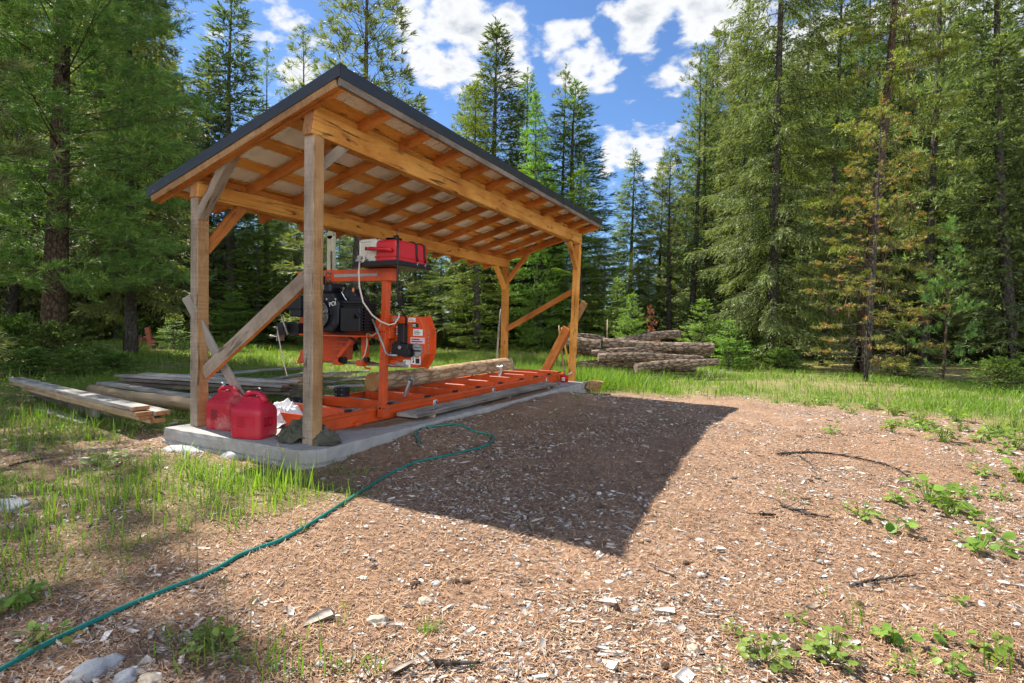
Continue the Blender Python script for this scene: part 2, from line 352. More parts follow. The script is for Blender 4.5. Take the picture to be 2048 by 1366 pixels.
HONEY = [(0.15, (0.36, 0.125, 0.022)), (0.42, (0.57, 0.240, 0.047)), (0.62, (0.71, 0.345, 0.080)), (0.9, (0.80, 0.45, 0.135))]
RUSSET = [(0.15, (0.28, 0.080, 0.018)), (0.45, (0.48, 0.165, 0.036)), (0.7, (0.62, 0.25, 0.062)), (0.95, (0.70, 0.34, 0.10))]
GREYW = [(0.15, (0.15, 0.11, 0.078)), (0.45, (0.29, 0.225, 0.17)), (0.65, (0.41, 0.33, 0.26)), (0.9, (0.51, 0.43, 0.35))]
BROWNW = [(0.15, (0.19, 0.095, 0.040)), (0.45, (0.34, 0.185, 0.080)), (0.65, (0.45, 0.27, 0.125)), (0.9, (0.57, 0.38, 0.20))]
SILVER = [(0.15, (0.16, 0.145, 0.125)), (0.45, (0.29, 0.27, 0.24)), (0.65, (0.40, 0.375, 0.34)), (0.9, (0.52, 0.49, 0.45))]
DARKW = [(0.15, (0.06, 0.05, 0.042)), (0.45, (0.12, 0.10, 0.085)), (0.65, (0.20, 0.17, 0.14)), (0.9, (0.30, 0.26, 0.22))]
W_beam = mat_wood('honey_timber', HONEY, 1.0, 0.85, 0.10, knots=0.55)
W_raft = mat_wood('russet_timber', RUSSET, 1.1, 0.45, 0.12, knots=0.5)
W_post = mat_wood('brown_post_timber', BROWNW, 1.2, 0.6, 0.28, knots=0.55)
W_grey = mat_wood('grey_weathered_timber', GREYW, 1.2, 0.7, 0.22, knots=0.35)
W_silv = mat_wood('silver_weathered_board', SILVER, 1.2, 0.7, 0.12, knots=0.3)
W_dark = mat_wood('dark_weathered_board', DARKW, 1.2, 0.6, 0.12, knots=0.2)
W_fasc = mat_wood('grey_brown_fascia', [(0.15, (0.085, 0.070, 0.058)), (0.45, (0.16, 0.135, 0.112)), (0.65, (0.24, 0.20, 0.17)), (0.9, (0.33, 0.28, 0.24))], 1.2, 0.6, 0.12, knots=0.2)
W_tan = mat_wood('tan_board', [(0.15, (0.24, 0.15, 0.08)), (0.45, (0.38, 0.27, 0.16)), (0.65, (0.48, 0.36, 0.23)), (0.9, (0.56, 0.45, 0.31))], 1.1, 0.5, 0.12, knots=0.4)
W_end = mat_wood('end_grain', [(0.15, (0.17, 0.07, 0.028)), (0.45, (0.30, 0.14, 0.06)), (0.65, (0.40, 0.20, 0.09)), (0.9, (0.48, 0.28, 0.14))], 2.0, 0.6, 0.0, knots=0.0)
M_trim = mat_simple('charcoal_trim_metal', (0.020, 0.021, 0.024), (0.028, 0.029, 0.033), 0.38, 5, 0.0, spec=0.55)
M_orange = mat_simple('orange_paint', (0.52, 0.062, 0.008), (0.62, 0.082, 0.012), 0.42, 5, 0.0, spec=0.5, dirt=(0.20, 0.05, 0.022), dscale=6, damt=0.55)
M_black = mat_simple('black_metal', (0.008, 0.008, 0.010), (0.015, 0.015, 0.017), 0.45, 9, 0.0, spec=0.35)
M_blackp = mat_simple('black_plastic', (0.006, 0.008, 0.013), (0.011, 0.013, 0.019), 0.36, 9, 0.0, spec=0.35)
M_steel = mat_simple('bright_steel', (0.55, 0.55, 0.54), (0.70, 0.70, 0.69), 0.3, 14, 0.9)
M_dull = mat_simple('dull_steel', (0.30, 0.29, 0.27), (0.42, 0.41, 0.39), 0.5, 14, 0.7)
M_white = mat_simple('white_label', (0.70, 0.70, 0.68), (0.78, 0.78, 0.76), 0.5, 20)
M_pink = mat_simple('pink_label', (0.66, 0.42, 0.46), (0.72, 0.48, 0.52), 0.5, 20)
M_greyl = mat_simple('grey_label', (0.30, 0.29, 0.28), (0.36, 0.35, 0.34), 0.45, 20)
M_red = mat_simple('red_plastic', (0.46, 0.010, 0.016), (0.55, 0.016, 0.022), 0.38, 4, spec=0.45)
M_redg = mat_simple('red_gas_can_plastic', (0.40, 0.010, 0.030), (0.47, 0.014, 0.036), 0.42, 4, spec=0.4, dirt=(0.33, 0.06, 0.05), dscale=5, damt=0.35)
M_jug = mat_simple('milky_plastic', (0.52, 0.50, 0.43), (0.62, 0.60, 0.53), 0.42, 6, spec=0.4, dirt=(0.36, 0.33, 0.25), dscale=9, damt=0.6)
M_hosew = mat_simple('clear_tube', (0.52, 0.46, 0.38), (0.60, 0.54, 0.46), 0.3, 10)
M_teal = mat_simple('teal_hose', (0.004, 0.130, 0.105), (0.010, 0.185, 0.150), 0.36, 7, spec=0.5)
M_olive = mat_simple('olive_cloth', (0.058, 0.058, 0.036), (0.095, 0.094, 0.064), 0.85, 30, bump=0.25, dirt=(0.14, 0.135, 0.10), dscale=5, damt=0.6)
M_bag = mat_simple('white_film', (0.62, 0.62, 0.63), (0.72, 0.72, 0.72), 0.4, 10, spec=0.4)
M_sage = mat_simple('pale_green_paint', (0.42, 0.42, 0.30), (0.48, 0.48, 0.35), 0.5, 8)
M_yel = mat_simple('yellow_handle', (0.60, 0.34, 0.04), (0.68, 0.40, 0.07), 0.5, 8)
M_blue = mat_simple('blue_plastic', (0.03, 0.09, 0.16), (0.05, 0.13, 0.22), 0.4, 8)
M_rust = mat_simple('rusty_red_iron', (0.30, 0.05, 0.025), (0.36, 0.09, 0.045), 0.6, 9, dirt=(0.12, 0.06, 0.04), dscale=6, damt=0.8)
M_ink = mat_simple('black_ink', (0.015, 0.015, 0.015), (0.03, 0.03, 0.03), 0.6, 9)
M_orangel = mat_simple('orange_label', (0.62, 0.20, 0.05), (0.66, 0.24, 0.08), 0.5, 9)
M_rock = mat_simple('grey_rock', (0.19, 0.20, 0.21), (0.42, 0.43, 0.44), 0.85, 7, bump=0.9, detail=10, dirt=(0.20, 0.16, 0.12), dscale=4, damt=0.7)
M_tanrock = mat_simple('tan_stone', (0.33, 0.27, 0.20), (0.44, 0.38, 0.30), 0.8, 9, bump=0.3)
M_conc = mat_simple('concrete', (0.25, 0.245, 0.23), (0.37, 0.36, 0.34), 0.9, 11, bump=0.35, detail=10, dirt=(0.24, 0.20, 0.165), dscale=2.6, damt=0.75)
M_bark = mat_bark('brown_bark', (0.060, 0.040, 0.028), (0.13, 0.092, 0.066), (0.20, 0.155, 0.12), 9)
M_barkg = mat_bark('grey_bark', (0.050, 0.043, 0.038), (0.10, 0.088, 0.078), (0.165, 0.15, 0.135), 10)
M_logbark = mat_bark('log_bark', (0.15, 0.105, 0.075), (0.29, 0.215, 0.155), (0.44, 0.355, 0.275), 11, 1.2, axis=0, plate=0.3)
M_milllog = mat_bark('pale_flaking_bark', (0.26, 0.15, 0.08), (0.44, 0.30, 0.18), (0.58, 0.46, 0.32), 9, 1.0, axis=0, plate=0.22, crk=0.62)
M_logend = mat_simple('sawn_log_end', (0.36, 0.17, 0.06), (0.50, 0.27, 0.11), 0.8, 9, bump=0.2)
M_logpale = mat_simple('pale_log_end', (0.42, 0.36, 0.27), (0.52, 0.46, 0.36), 0.8, 9, bump=0.2)
M_logdk = mat_simple('weathered_log_end', (0.12, 0.085, 0.06), (0.24, 0.18, 0.13), 0.85, 9, bump=0.3)
def mat_roof():
    m, nt, N, L = newmat('corrugated_roof_metal'); o = N('ShaderNodeOutputMaterial'); b = N('ShaderNodeBsdfPrincipled'); L(b.outputs[0], o.inputs[0])
    t = N('ShaderNodeTexCoord'); mp = N('ShaderNodeMapping'); mp.inputs['Scale'].default_value = (2.5, 14, 1); L(t.outputs['Object'], mp.inputs[0])
    n = N('ShaderNodeTexNoise'); n.inputs['Scale'].default_value = 1.6; n.inputs['Detail'].default_value = 4; n.inputs['Roughness'].default_value = 0.6; L(mp.outputs[0], n.inputs['Vector'])
    n2 = N('ShaderNodeTexNoise'); n2.inputs['Scale'].default_value = 4; n2.inputs['Detail'].default_value = 4; L(t.outputs['Object'], n2.inputs['Vector'])
    r = ramp(N, [(0.3, (0.66, 0.62, 0.53)), (0.7, (0.80, 0.77, 0.69))]); L(n2.outputs[0], r.inputs[0])
    mr = N('ShaderNodeMapRange'); L(n.outputs[0], mr.inputs[0]); mr.inputs[1].default_value = 0.63; mr.inputs[2].default_value = 0.67; mr.inputs[4].default_value = 0.8
    mx = N('ShaderNodeMixRGB'); L(mr.outputs[0], mx.inputs[0]); L(r.outputs[0], mx.inputs[1]); mx.inputs[2].default_value = (0.07, 0.055, 0.04, 1)
    L(mx.outputs[0], b.inputs['Base Color']); b.inputs['Roughness'].default_value = 0.7; b.inputs['Specular IOR Level'].default_value = 0.2
    return m
M_roof = mat_roof()

# ------------------------------------------------------------------ ground
def sst(a, b, x):
    t = np.clip((x-a)/(b-a), 0, 1); return t*t*(3-2*t)
def gz(x, y):
    x = np.asarray(x, float); y = np.asarray(y, float)
    h = -0.155 + 0.095*np.exp(-((x-2.3)**2/1.2+(y-1.9)**2/4.5))
    h = h + 0.115*np.exp(-((x-0.30)/0.42)**2)*sst(-0.1, 1.4, y)*(1-sst(5.0, 6.4, y))
    h = h - 0.075*sst(3.6, 7.5, y) - 0.05*sst(-1.5, -3.5, x)*(1-sst(-1, 6, y)) + 0.03*np.exp(-((x-1.5)**2+(y+2)**2)/1.5)
    h = h + 0.010*np.sin(3.1*x+1.7*y)+0.008*np.sin(-2.3*x+4.1*y+1)+0.004*np.sin(9*x+3*y)+0.004*np.sin(4*x-11*y)
    far = sst(9, 30, np.hypot(x, y-3)); h = h + far*(0.10*np.sin(0.31*x+0.2*y)+0.08*np.sin(0.5*y-0.17*x))
    inside = (x > -1.8) & (x < 0.14) & (y > -0.1) & (y < 6.25)
    return np.where(inside, np.minimum(h, -0.06), h)
def gz1(x, y): return float(gz(x, y))
def on(px, py, z0=-0.17):
    """point of the ground seen at a photo pixel"""
    z = z0
    for _ in range(6):
        q = bp(px, py, z); z = gz1(q[0], q[1])
    return Vector((q[0], q[1], z))

def vnoise(x, y, sc, seed=0.0):
    x = np.asarray(x, float)*sc+seed; y = np.asarray(y, float)*sc+seed*1.7
    return (np.sin(x*1.0+2.1*np.sin(y*0.7))+np.sin(y*1.3+1.7*np.sin(x*0.9+1.0))+np.sin(0.8*(x+y)+1.3*np.sin(x-y)))/3.0
# grass cover 0..1 across the clearing
def cover(x, y):
    x = np.asarray(x, float); y = np.asarray(y, float)
    edge = 6.7+0.5*vnoise(x, y, 0.9, 3)
    g = sst(-0.5, 1.3, y-edge+0.05*(x-3)**2*0)                      # behind the bare yard
    left = sst(-2.05, -2.7, x+0.3*vnoise(x, y, 1.1, 5))*sst(-1.4, 0.4, y+0.25*x*0+0.3*vnoise(x, y, 1.3, 2))   # left of the slab
    # foreground patch on the left: bounded by the hose
    d = (x-1.02)+0.28*(y+1.2)*0
    f = sst(0.65, -0.15, x-0.62+0.35*vnoise(x, y, 2.1, 7)-0.12*(y+1.0))*sst(-0.12, -0.45, y)*(0.55+0.45*sst(-2.6, -1.4, y)*1.0)
    f = f*(0.55+0.45*sst(-0.3, 0.35, vnoise(x, y, 1.7, 9)+0.25))
    f = np.where((x < -1.2) & (y > -1.25+0.2*vnoise(x, y, 2, 1)) & (y < -0.15), f*0.25, f)
    side = sst(5.6, 7.2, x+0.25*(y-3)+0.5*vnoise(x, y, 0.8, 4))
    return np.clip(np.maximum.reduce([g, left, f, side]), 0, 1)
def axis_(lo, hi, fine_lo, fine_hi, fs, grow=1.13):
    mid = list(np.arange(fine_lo, fine_hi+1e-6, fs)); a = []; s = fs; v = fine_lo
    while v > lo: s *= grow; v -= s; a.append(v)
    b = []; s = fs; v = mid[-1]
    while v < hi: s *= grow; v += s; b.append(v)
    return np.array(a[::-1]+mid+b)
gx = axis_(-420, 420, -4.0, 6.5, 0.07); gy = axis_(-300, 520, -3.6, 8.0, 0.07)
XX, YY = np.meshgrid(gx, gy); ZZ = gz(XX, YY)
fine = np.exp(-((XX-1.5)**2+(YY-1.5)**2)/40)
ZZ = ZZ + fine*rng.normal(0, 0.0045, ZZ.shape)
nx, ny = len(gx), len(gy)
I = np.arange(nx*ny).reshape(ny, nx)
FQ = np.stack([I[:-1, :-1], I[:-1, 1:], I[1:, 1:], I[1:, :-1]], -1).reshape(-1, 4)
def mat_ground():
    m, nt, N, L = newmat('forest_yard_ground'); o = N('ShaderNodeOutputMaterial'); b = N('ShaderNodeBsdfPrincipled'); L(b.outputs[0], o.inputs[0])
    t = N('ShaderNodeTexCoord'); at = N('ShaderNodeAttribute'); at.attribute_name = 'tint'
    def noise(sc, det=6, rgh=0.6, mpx=None, dist=0.0):
        n = N('ShaderNodeTexNoise'); n.inputs['Scale'].default_value = sc; n.inputs['Detail'].default_value = det; n.inputs['Roughness'].default_value = rgh; n.inputs['Distortion'].default_value = dist
        if mpx is None: L(t.outputs['Object'], n.inputs['Vector'])
        else:
            mp = N('ShaderNodeMapping'); mp.inputs['Scale'].default_value = mpx[0]; mp.inputs['Rotation'].default_value = (0, 0, mpx[1]); L(t.outputs['Object'], mp.inputs[0]); L(mp.outputs[0], n.inputs['Vector'])
        return n
    na = noise(1.1, 5); nb = noise(38, 6, 0.75); nc = noise(9, 6, 0.7)
    s1 = noise(60, 3, 0.6, ((1, 7, 1), 0.5), 1.5); s2 = noise(60, 3, 0.6, ((1, 7, 1), 2.0), 1.5)
    mxs = N('ShaderNodeMath', operation='MAXIMUM'); L(s1.outputs[0], mxs.inputs[0]); L(s2.outputs[0], mxs.inputs[1])
    lit = ramp(N, [(0.36, (0.080, 0.049, 0.032)), (0.50, (0.235, 0.145, 0.093)), (0.60, (0.41, 0.270, 0.180)), (0.74, (0.58, 0.43, 0.31))]); 
    ad = N('ShaderNodeMath', operation='MULTIPLY_ADD'); L(nb.outputs[0], ad.inputs[0]); ad.inputs[1].default_value = 0.55; 
    hf = N('ShaderNodeMath', operation='MULTIPLY'); L(mxs.outputs[0], hf.inputs[0]); hf.inputs[1].default_value = 0.48; L(hf.outputs[0], ad.inputs[2]); L(ad.outputs[0], lit.inputs[0])
    pt = N('ShaderNodeMapRange'); L(nc.outputs[0], pt.inputs[0]); pt.inputs[1].default_value = 0.52; pt.inputs[2].default_value = 0.66; pt.inputs[4].default_value = 0.6
    m1 = N('ShaderNodeMixRGB'); L(pt.outputs[0], m1.inputs[0]); L(lit.outputs[0], m1.inputs[1]); m1.inputs[2].default_value = (0.15, 0.088, 0.055, 1)
    gr = ramp(N, [(0.35, (0.085, 0.085, 0.028)), (0.52, (0.22, 0.21, 0.08)), (0.68, (0.40, 0.36, 0.18))]); L(nb.outputs[0], gr.inputs[0])
    gm = N('ShaderNodeMath', operation='MULTIPLY'); L(at.outputs['Fac'], gm.inputs[0]); gm.inputs[1].default_value = 0.78
    m2 = N('ShaderNodeMixRGB'); L(gm.outputs[0], m2.inputs[0]); L(m1.outputs[0], m2.inputs[1]); L(gr.outputs[0], m2.inputs[2])
    br = N('ShaderNodeMapRange'); L(na.outputs[0], br.inputs[0]); br.inputs[1].default_value = 0.3; br.inputs[2].default_value = 0.7; br.inputs[3].default_value = 0.78; br.inputs[4].default_value = 1.15
    mb = N('ShaderNodeMixRGB', blend_type='MULTIPLY'); mb.inputs[0].default_value = 1; L(m2.outputs[0], mb.inputs[1]); L(br.outputs[0], mb.inputs[2])
    L(mb.outputs[0], b.inputs['Base Color']); b.inputs['Roughness'].default_value = 0.95; b.inputs['Specular IOR Level'].default_value = 0.1
    bm = N('ShaderNodeBump'); bm.inputs['Strength'].default_value = 0.8; bm.inputs['Distance'].default_value = 0.018; L(ad.outputs[0], bm.inputs['Height']); L(bm.outputs[0], b.inputs['Normal'])
    return m
ground = link('ground', npmesh('ground', np.stack([XX, YY, ZZ], -1).reshape(-1, 3), FQ, cover(XX, YY).ravel(), True), mat_ground())
ground['kind'] = 'structure'

# ------------------------------------------------------------------ timber helper: length along local X
def timber(name, parent, p0, p1, w, h, up=(0, 0, 1), mats=None, side=None, segs=0, wob=0.0, bev=0.004, cut0=0.0, cut1=0.0, local=None, ends=None):
    """bar from p0 to p1; side: material slot of the faces (-s,+s,-u,+u); cut: how far the upper edge is drawn back"""
    p0 = Vector(p0); p1 = Vector(p1); d, s, u = basis(p1-p0, up); Lg = (p1-p0).length
    n = segs if segs else max(1, int(Lg/0.35))
    rr = random.Random(hash((name, round(p0.x, 3), round(p0.y, 3), round(p1.z, 3))) & 0xffff)
    V = []; F = []; MI = []
    ph = rr.uniform(0, 6)
    for i in range(n+1):
        x = Lg*i/n
        bow = wob*math.sin(2.2*i/n*PI+ph); bw2 = wob*math.sin(1.7*i/n*PI+ph*2)
        for k, (a, b) in enumerate(((-1, -1), (1, -1), (1, 1), (-1, 1))):
            xx = x
            if i == 0 and b > 0: xx += cut0
            if i == n and b > 0: xx -= cut1
            V.append((xx, a*w/2+bow+rr.uniform(-1, 1)*wob*0.3, b*h/2+bw2+rr.uniform(-1, 1)*wob*0.3))
    sd = side or (0, 0, 0, 0)
    for i in range(n):
        a = i*4; b = a+4
        for k, (q, mi) in enumerate((((0, 1), sd[2]), ((1, 2), sd[1]), ((2, 3), sd[3]), ((3, 0), sd[0]))):
            F.append((a+q[0], a+q[1], b+q[1], b+q[0])); MI.append(mi)
    F.append((3, 2, 1, 0)); MI.append(ends if ends is not None else 0); F.append((n*4, n*4+1, n*4+2, n*4+3)); MI.append(ends if ends is not None else 0)
    me = bpy.data.meshes.new(name); me.from_pydata(V, [], F)
    for p, mi in zip(me.polygons, MI): p.material_index = mi
    me.update()
    o = link(name, me, mats or [W_raft], parent)
    mt = Matrix(((d.x, s.x, u.x, p0.x), (d.y, s.y, u.y, p0.y), (d.z, s.z, u.z, p0.z), (0, 0, 0, 1)))
    o.matrix_basis = Matrix.Translation(-origin(parent)) @ mt if parent is not None else mt
    if bev > 0:
        bb = o.modifiers.new('bevel', 'BEVEL'); bb.width = bev; bb.segments = 2; bb.limit_method = 'ANGLE'; bb.angle_limit = R_(40)
    return o

# ------------------------------------------------------------------ concrete slab
SX0, SX1, SY0, SY1 = -1.72, 0.165, -0.155, 6.33
def slab():
    bm = bmesh.new()
    rr = random.Random(4)
    nxs, nys = 28, 84
    def edge(t, s): return 0.004*math.sin(3.1*t+s)+0.003*math.sin(17*t+2*s)+rr.uniform(-.003, .003)
    grid = []
    for j in range(nys+1):
        row = []
        for i in range(nxs+1):
            x = SX0+(SX1-SX0)*i/nxs; y = SY0+(SY1-SY0)*j/nys
            if i == nxs: x += edge(y, 0.3)-0.008
            if i == 0: x += edge(y, 1.3)*0.5
            if j == 0: y += edge(x, 2.0)*0.4
            cx, cy = SX1-x, y-SY0                                  # broken near corner
            if cx+cy < 0.13: x -= (0.13-cx-cy)*0.40; y += (0.13-cx-cy)*0.40
            z = 0.0015*math.sin(5*x+3*y)+rr.uniform(-.0008, .0008)
            if i in (0, nxs) or j in (0, nys): z -= 0.003+rr.uniform(0, .004)
            row.append(bm.verts.new((x, y, z)))
        grid.append(row)
    for j in range(nys):
        for i in range(nxs): bm.faces.new((grid[j][i], grid[j][i+1], grid[j+1][i+1], grid[j+1][i]))
    ring = [grid[0][i] for i in range(nxs+1)]+[grid[j][nxs] for j in range(1, nys+1)]+[grid[nys][i] for i in range(nxs-1, -1, -1)]+[grid[j][0] for j in range(nys-1, 0, -1)]
    prev = ring
    for dz, out in ((-0.035, 0.006), (-0.105, 0.006), (-0.118, 0.000), (-0.124, 0.016), (-0.20, 0.018), (-0.34, 0.020)):
        cur = []
        for v in ring:
            c = v.co; ox = (out if c.x > -0.1 else -out if c.x < -1.5 else 0); oy = (-out if c.y < 0.05 else out if c.y > 6.2 else 0)
            cur.append(bm.verts.new((c.x+ox+rr.uniform(-.002, .002), c.y+oy+rr.uniform(-.002, .002), dz+rr.uniform(-.003, .003))))
        for k in range(len(ring)): bm.faces.new((prev[k], cur[k], cur[(k+1) % len(ring)], prev[(k+1) % len(ring)]))
        prev = cur
    bm.normal_update(); me = bpy.data.meshes.new('concrete_slab'); bm.to_mesh(me); bm.free()
    return tag(link('concrete_slab', me, M_conc), 'rough grey concrete slab under the timber shed and the sawmill', 'slab')
slab()

# ------------------------------------------------------------------ open timber shed
SLP = 0.276; S = 0.11
def rz_(x): return 2.692+SLP*x                  # underside of the rafters
nrm_r = Vector((-SLP, 0, 1)).normalized()
RD = 0.098
shed = thing('timber_shed', 'open honey coloured timber shed with a sloping metal roof over the sawmill', 'shed', (-0.8, 3.1, 0))
PM = [W_post, W_grey, W_beam]
def post(p0, p1, sides, label=None):
    o = timber('post', shed, p0, p1, S, S, (0, 1, 0), PM, sides, 8, 0.0012, 0.005)
    if label: o['label'] = label
    return o
# basis for a vertical with up=(0,1,0): s = d x up = -X, u = +Y side ; sides order (-s=+X, +s=-X, -u=-Y, +u=+Y)
post((-0.055, 0.055, 0.0), (-0.055, 0.055, 2.497), (0, 1, 1, 0), 'grey and brown corner post of the tall side')
post((-1.533, 0.055, 0.0), (-1.533, 0.055, 2.1326), (0, 1, 1, 0))
post((-0.117, 6.219, 0.0), (-0.055, 6.219, 2.497), (2, 2, 2, 2))
post((-1.533, 6.219, 0.0), (-1.533, 6.219, 2.1326), (2, 2, 2, 2))
BM_ = [W_beam, W_end]
timber('beam', shed, (-0.055, -0.035, 2.5945), (-0.055, 6.31, 2.5945), 0.112, 0.195, (0, 0, 1), BM_, None, 22, 0.004, 0.010, 0.035, 0.05, ends=1)
timber('beam', shed, (-1.533, -0.012, 2.2083), (-1.533, 6.30, 2.2083), 0.112, 0.1515, (0, 0, 1), BM_, None, 22, 0.004, 0.012, 0.012, 0.012, ends=1)
# rafters
x0r, x1r = -2.06, 0.315
RM = [W_raft, W_beam]
def rafter(y, wdt=0.044, mats=None, depth=RD, x0=None, x1=None, sd=None):
    a, b = (x0 or x0r), (x1 or x1r)
    off = nrm_r*(depth/2)
    return timber('rafter', shed, Vector((a, y, rz_(a)))+off, Vector((b, y, rz_(b)))+off, wdt, depth, (0, 0, 1), mats or RM, sd, 8, 0.0015, 0.003)
NR = 12; ys = [-0.008+i*(6.265/(NR-1)) for i in range(NR)]
for y in ys: rafter(y)
g = rafter(-0.058, 0.046, [W_post, W_raft, W_grey], RD, None, None, (0, 0, 1, 0)); g.name = 'gable_board'
g = rafter(ys[-1]+0.052, 0.046, [W_raft, W_raft], RD); g.name = 'gable_board'
# blocking between the rafters above each beam
for i in range(NR-1):
    y0, y1 = ys[i]+0.023, ys[i+1]-0.023
    for xb, mm in ((-0.062, W_beam), (-1.54, W_raft)):
        zb = rz_(xb)+0.006
        timber('blocking', shed, (xb, y0, zb+0.042), (xb, y1, zb+0.042), 0.030, 0.080, (0, 0, 1), [mm], None, 1, 0.0, 0.002)
# purlins laid flat across the rafters, roof sheet on top
PT = 0.020
for xp, wd in ((-2.00, 0.12), (-1.56, 0.15), (-1.17, 0.14), (-0.76, 0.14), (-0.36, 0.14), (0.02, 0.13), (0.262, 0.085)):
    q = nrm_r*(RD+PT/2+0.001)
    timber('purlin', shed, Vector((xp, -0.08, rz_(xp)))+q, Vector((xp, ys[-1]+0.075, rz_(xp)))+q, wd, PT, nrm_r, [W_beam, W_raft], None, 20, 0.001, 0.0)
def roof_sheet():
    V = []; F = []
    yy = np.arange(-0.082, ys[-1]+0.078, 0.0125); base = RD+PT+0.004
    prof = []
    for y in yy:
        u = (y % 0.23)/0.23
        prof.append(0.016 if 0.06 < u < 0.14 else 0.005 if (0.35 < u < 0.4 or 0.62 < u < 0.67) else 0.0)
    xs = np.linspace(-2.10, 0.335, 12)
    for th in (0, 0.0015):
        for x in xs:
            for y, pz in zip(yy, prof):
                p = Vector((x, y, rz_(x)))+nrm_r*(base+pz+th); V.append(tuple(p-origin(shed)))
    n = len(yy); m = len(xs)
    def sheet(o, flip):
        for i in range(m-1):
            for j in range(n-1):
                f = (o+i*n+j, o+i*n+j+1, o+(i+1)*n+j+1, o+(i+1)*n+j); F.append(f if flip else f[::-1])
    sheet(0, True); sheet(m*n, False)
    return link('roof_sheet', npmesh('roof_sheet', V, F), M_roof, shed)
roof_sheet()
# fascia board along the tall eave, charcoal trims
fx = 0.338
timber('fascia_board', shed, (fx, -0.075, rz_(0.335)+0.042), (fx, ys[-1]+0.07, rz_(0.335)+0.042), 0.030, 0.088, (0, 0, 1), [W_fasc], None, 20, 0.001, 0.003)
tr = MB()
zt = rz_(0.345)+RD+PT+0.030
tr.prism([(fx+0.0175, -0.09, zt), (fx+0.0215, -0.09, zt), (fx+0.0215, -0.09, zt-0.098), (fx+0.0175, -0.09, zt-0.098)], (0, ys[-1]+0.18, 0))
tr.build('eave_trim', M_trim, shed)
tr = MB()
def rk(x, dz): return Vector((x, 0, rz_(x)+dz))
for yv, yo in ((-0.0865, -0.0045), (ys[-1]+0.081, 0.0045)):
    tr = MB()
    A0, A1 = rk(-2.125, RD+PT+0.030), rk(fx+0.0215, RD+PT+0.030)
    sgn = 1 if yo < 0 else -1
    # an angle flashing: face down the gable, cap lying on the roof edge
    prof = [(yv, -0.088), (yv+yo, -0.088), (yv+yo, 0.004), (yv+yo+sgn*0.075, 0.004), (yv+yo+sgn*0.075, 0.0), (yv, 0.0)]
    if sgn < 0: prof = prof[::-1]
    tr.prism([(A0.x, y_, A0.z+z_) for y_, z_ in prof], A1-A0)
    tr.build('rake_trim', M_trim, shed)
bl = MB()   # little bolt heads on the gable trim
bl.ell((-2.02, -0.0915, rz_(-2.02)+0.085), (0.006, 0.003, 0.006), 8, 5)
bl.ell((-1.80, -0.0915, rz_(-1.80)+0.098), (0.006, 0.003, 0.006), 8, 5)
bl.build('trim_screw', M_steel, shed)
# knee braces
def brace(p0, p1, w, h, up, mats, sd=None, nm='knee_brace'):
    return timber(nm, shed, p0, p1, w, h, up, mats, sd, 3, 0.001, 0.004)
brace((-1.505, 0.045, 1.955), (-1.03, 0.045, 2.50), 0.085, 0.085, (0, 1, 0), [W_grey, W_post], (0, 1, 0, 0))
brace((-1.533, 0.10, 1.66), (-1.533, 0.50, 2.145), 0.055, 0.10, (0, 0, 1), [W_raft])
brace((-0.055, 0.06, 2.235), (-0.055, 0.37, 2.525), 0.075, 0.085, (0, 0, 1), [W_post, W_grey], (1, 1, 0, 0))
brace((-0.063, 6.17, 2.08), (-0.055, 5.76, 2.505), 0.075, 0.085, (0, 0, 1), [W_beam])
brace((-1.533, 6.17, 1.72), (-1.533, 5.80, 2.14), 0.075, 0.085, (0, 0, 1), [W_beam])
brace((-1.488, 6.21, 1.86), (-1.03, 6.21, 2.42), 0.075, 0.085, (0, 1, 0), [W_raft])
brace((-1.478, 0.075, 0.50), (-0.11, 0.075, 1.392), 0.05, 0.125, (0, 0, 1), [W_raft, W_grey], (1, 1, 0, 1), 'diagonal_brace')
brace((-1.478, 6.20, 0.93), (-0.135, 6.20, 1.645), 0.045, 0.095, (0, 0, 1), [W_raft], None, 'diagonal_brace')

# ------------------------------------------------------------------ sawmill
mill = thing('band_sawmill', 'orange portable band sawmill with a black engine standing on the slab', 'sawmill', (-0.8, 3.3, 0.0))
RH = 0.145; MX0, MX1 = -1.315, -0.285
def rail(xo, sgn):
    m = MB(); y0, y1 = 0.36, 6.26
    xi = xo-sgn*0.05
    # lipped channel: web, bottom flange, top flange and a raised running lip
    prof = [(xo, 0.006), (xo, 0.112), (xo+sgn*0.016, 0.116), (xo+sgn*0.016, 0.130), (xo-sgn*0.006, 0.145), (xo-sgn*0.044, 0.145), (xo-sgn*0.050, 0.136), (xo-sgn*0.010, 0.130), (xo-sgn*0.006, 0.018), (xi, 0.016), (xi, 0.006)]
    if sgn < 0: prof = prof[::-1]
    m.prism([(x, y0, z) for x, z in prof], (0, y1-y0, 0))
    o = m.build('bed_rail', M_orange, mill, 0.002, 1)
    return o
r1 = rail(MX1, 1); r2 = rail(MX0, -1)
for yb in (0.75, 1.35, 2.03, 2.63, 3.2, 3.85, 4.55, 5.1, 5.65, 6.15):
    m = MB(); m.box(((MX0+MX1)/2, yb, 0.118), (MX1-MX0-0.105, 0.045, 0.105))
    o = m.build('bunk', M_orange, mill, 0.003, 1)
    c = MB(); c.box((MX1-0.048, yb, 0.152), (0.05, 0.052, 0.03)); c.build('end_cap', M_black, o)
    s = MB(); s.box((-0.93, yb, 0.1725), (0.62, 0.03, 0.004)); s.build('wear_strip', M_steel, o)
for yv in (0.40, 6.235):
    m = MB(); m.box(((MX0+MX1)/2, yv, 0.08), (MX1-MX0-0.02, 0.008, 0.125)); m.build('end_plate', M_orange, mill, 0.001, 1)
for yv in (0.80, 2.35, 3.15, 4.9):
    m = MB(); m.box((MX1+0.022, yv, 0.028), (0.045, 0.07, 0.045)); m.build('foot_bracket', M_orange, mill, 0.004, 1)
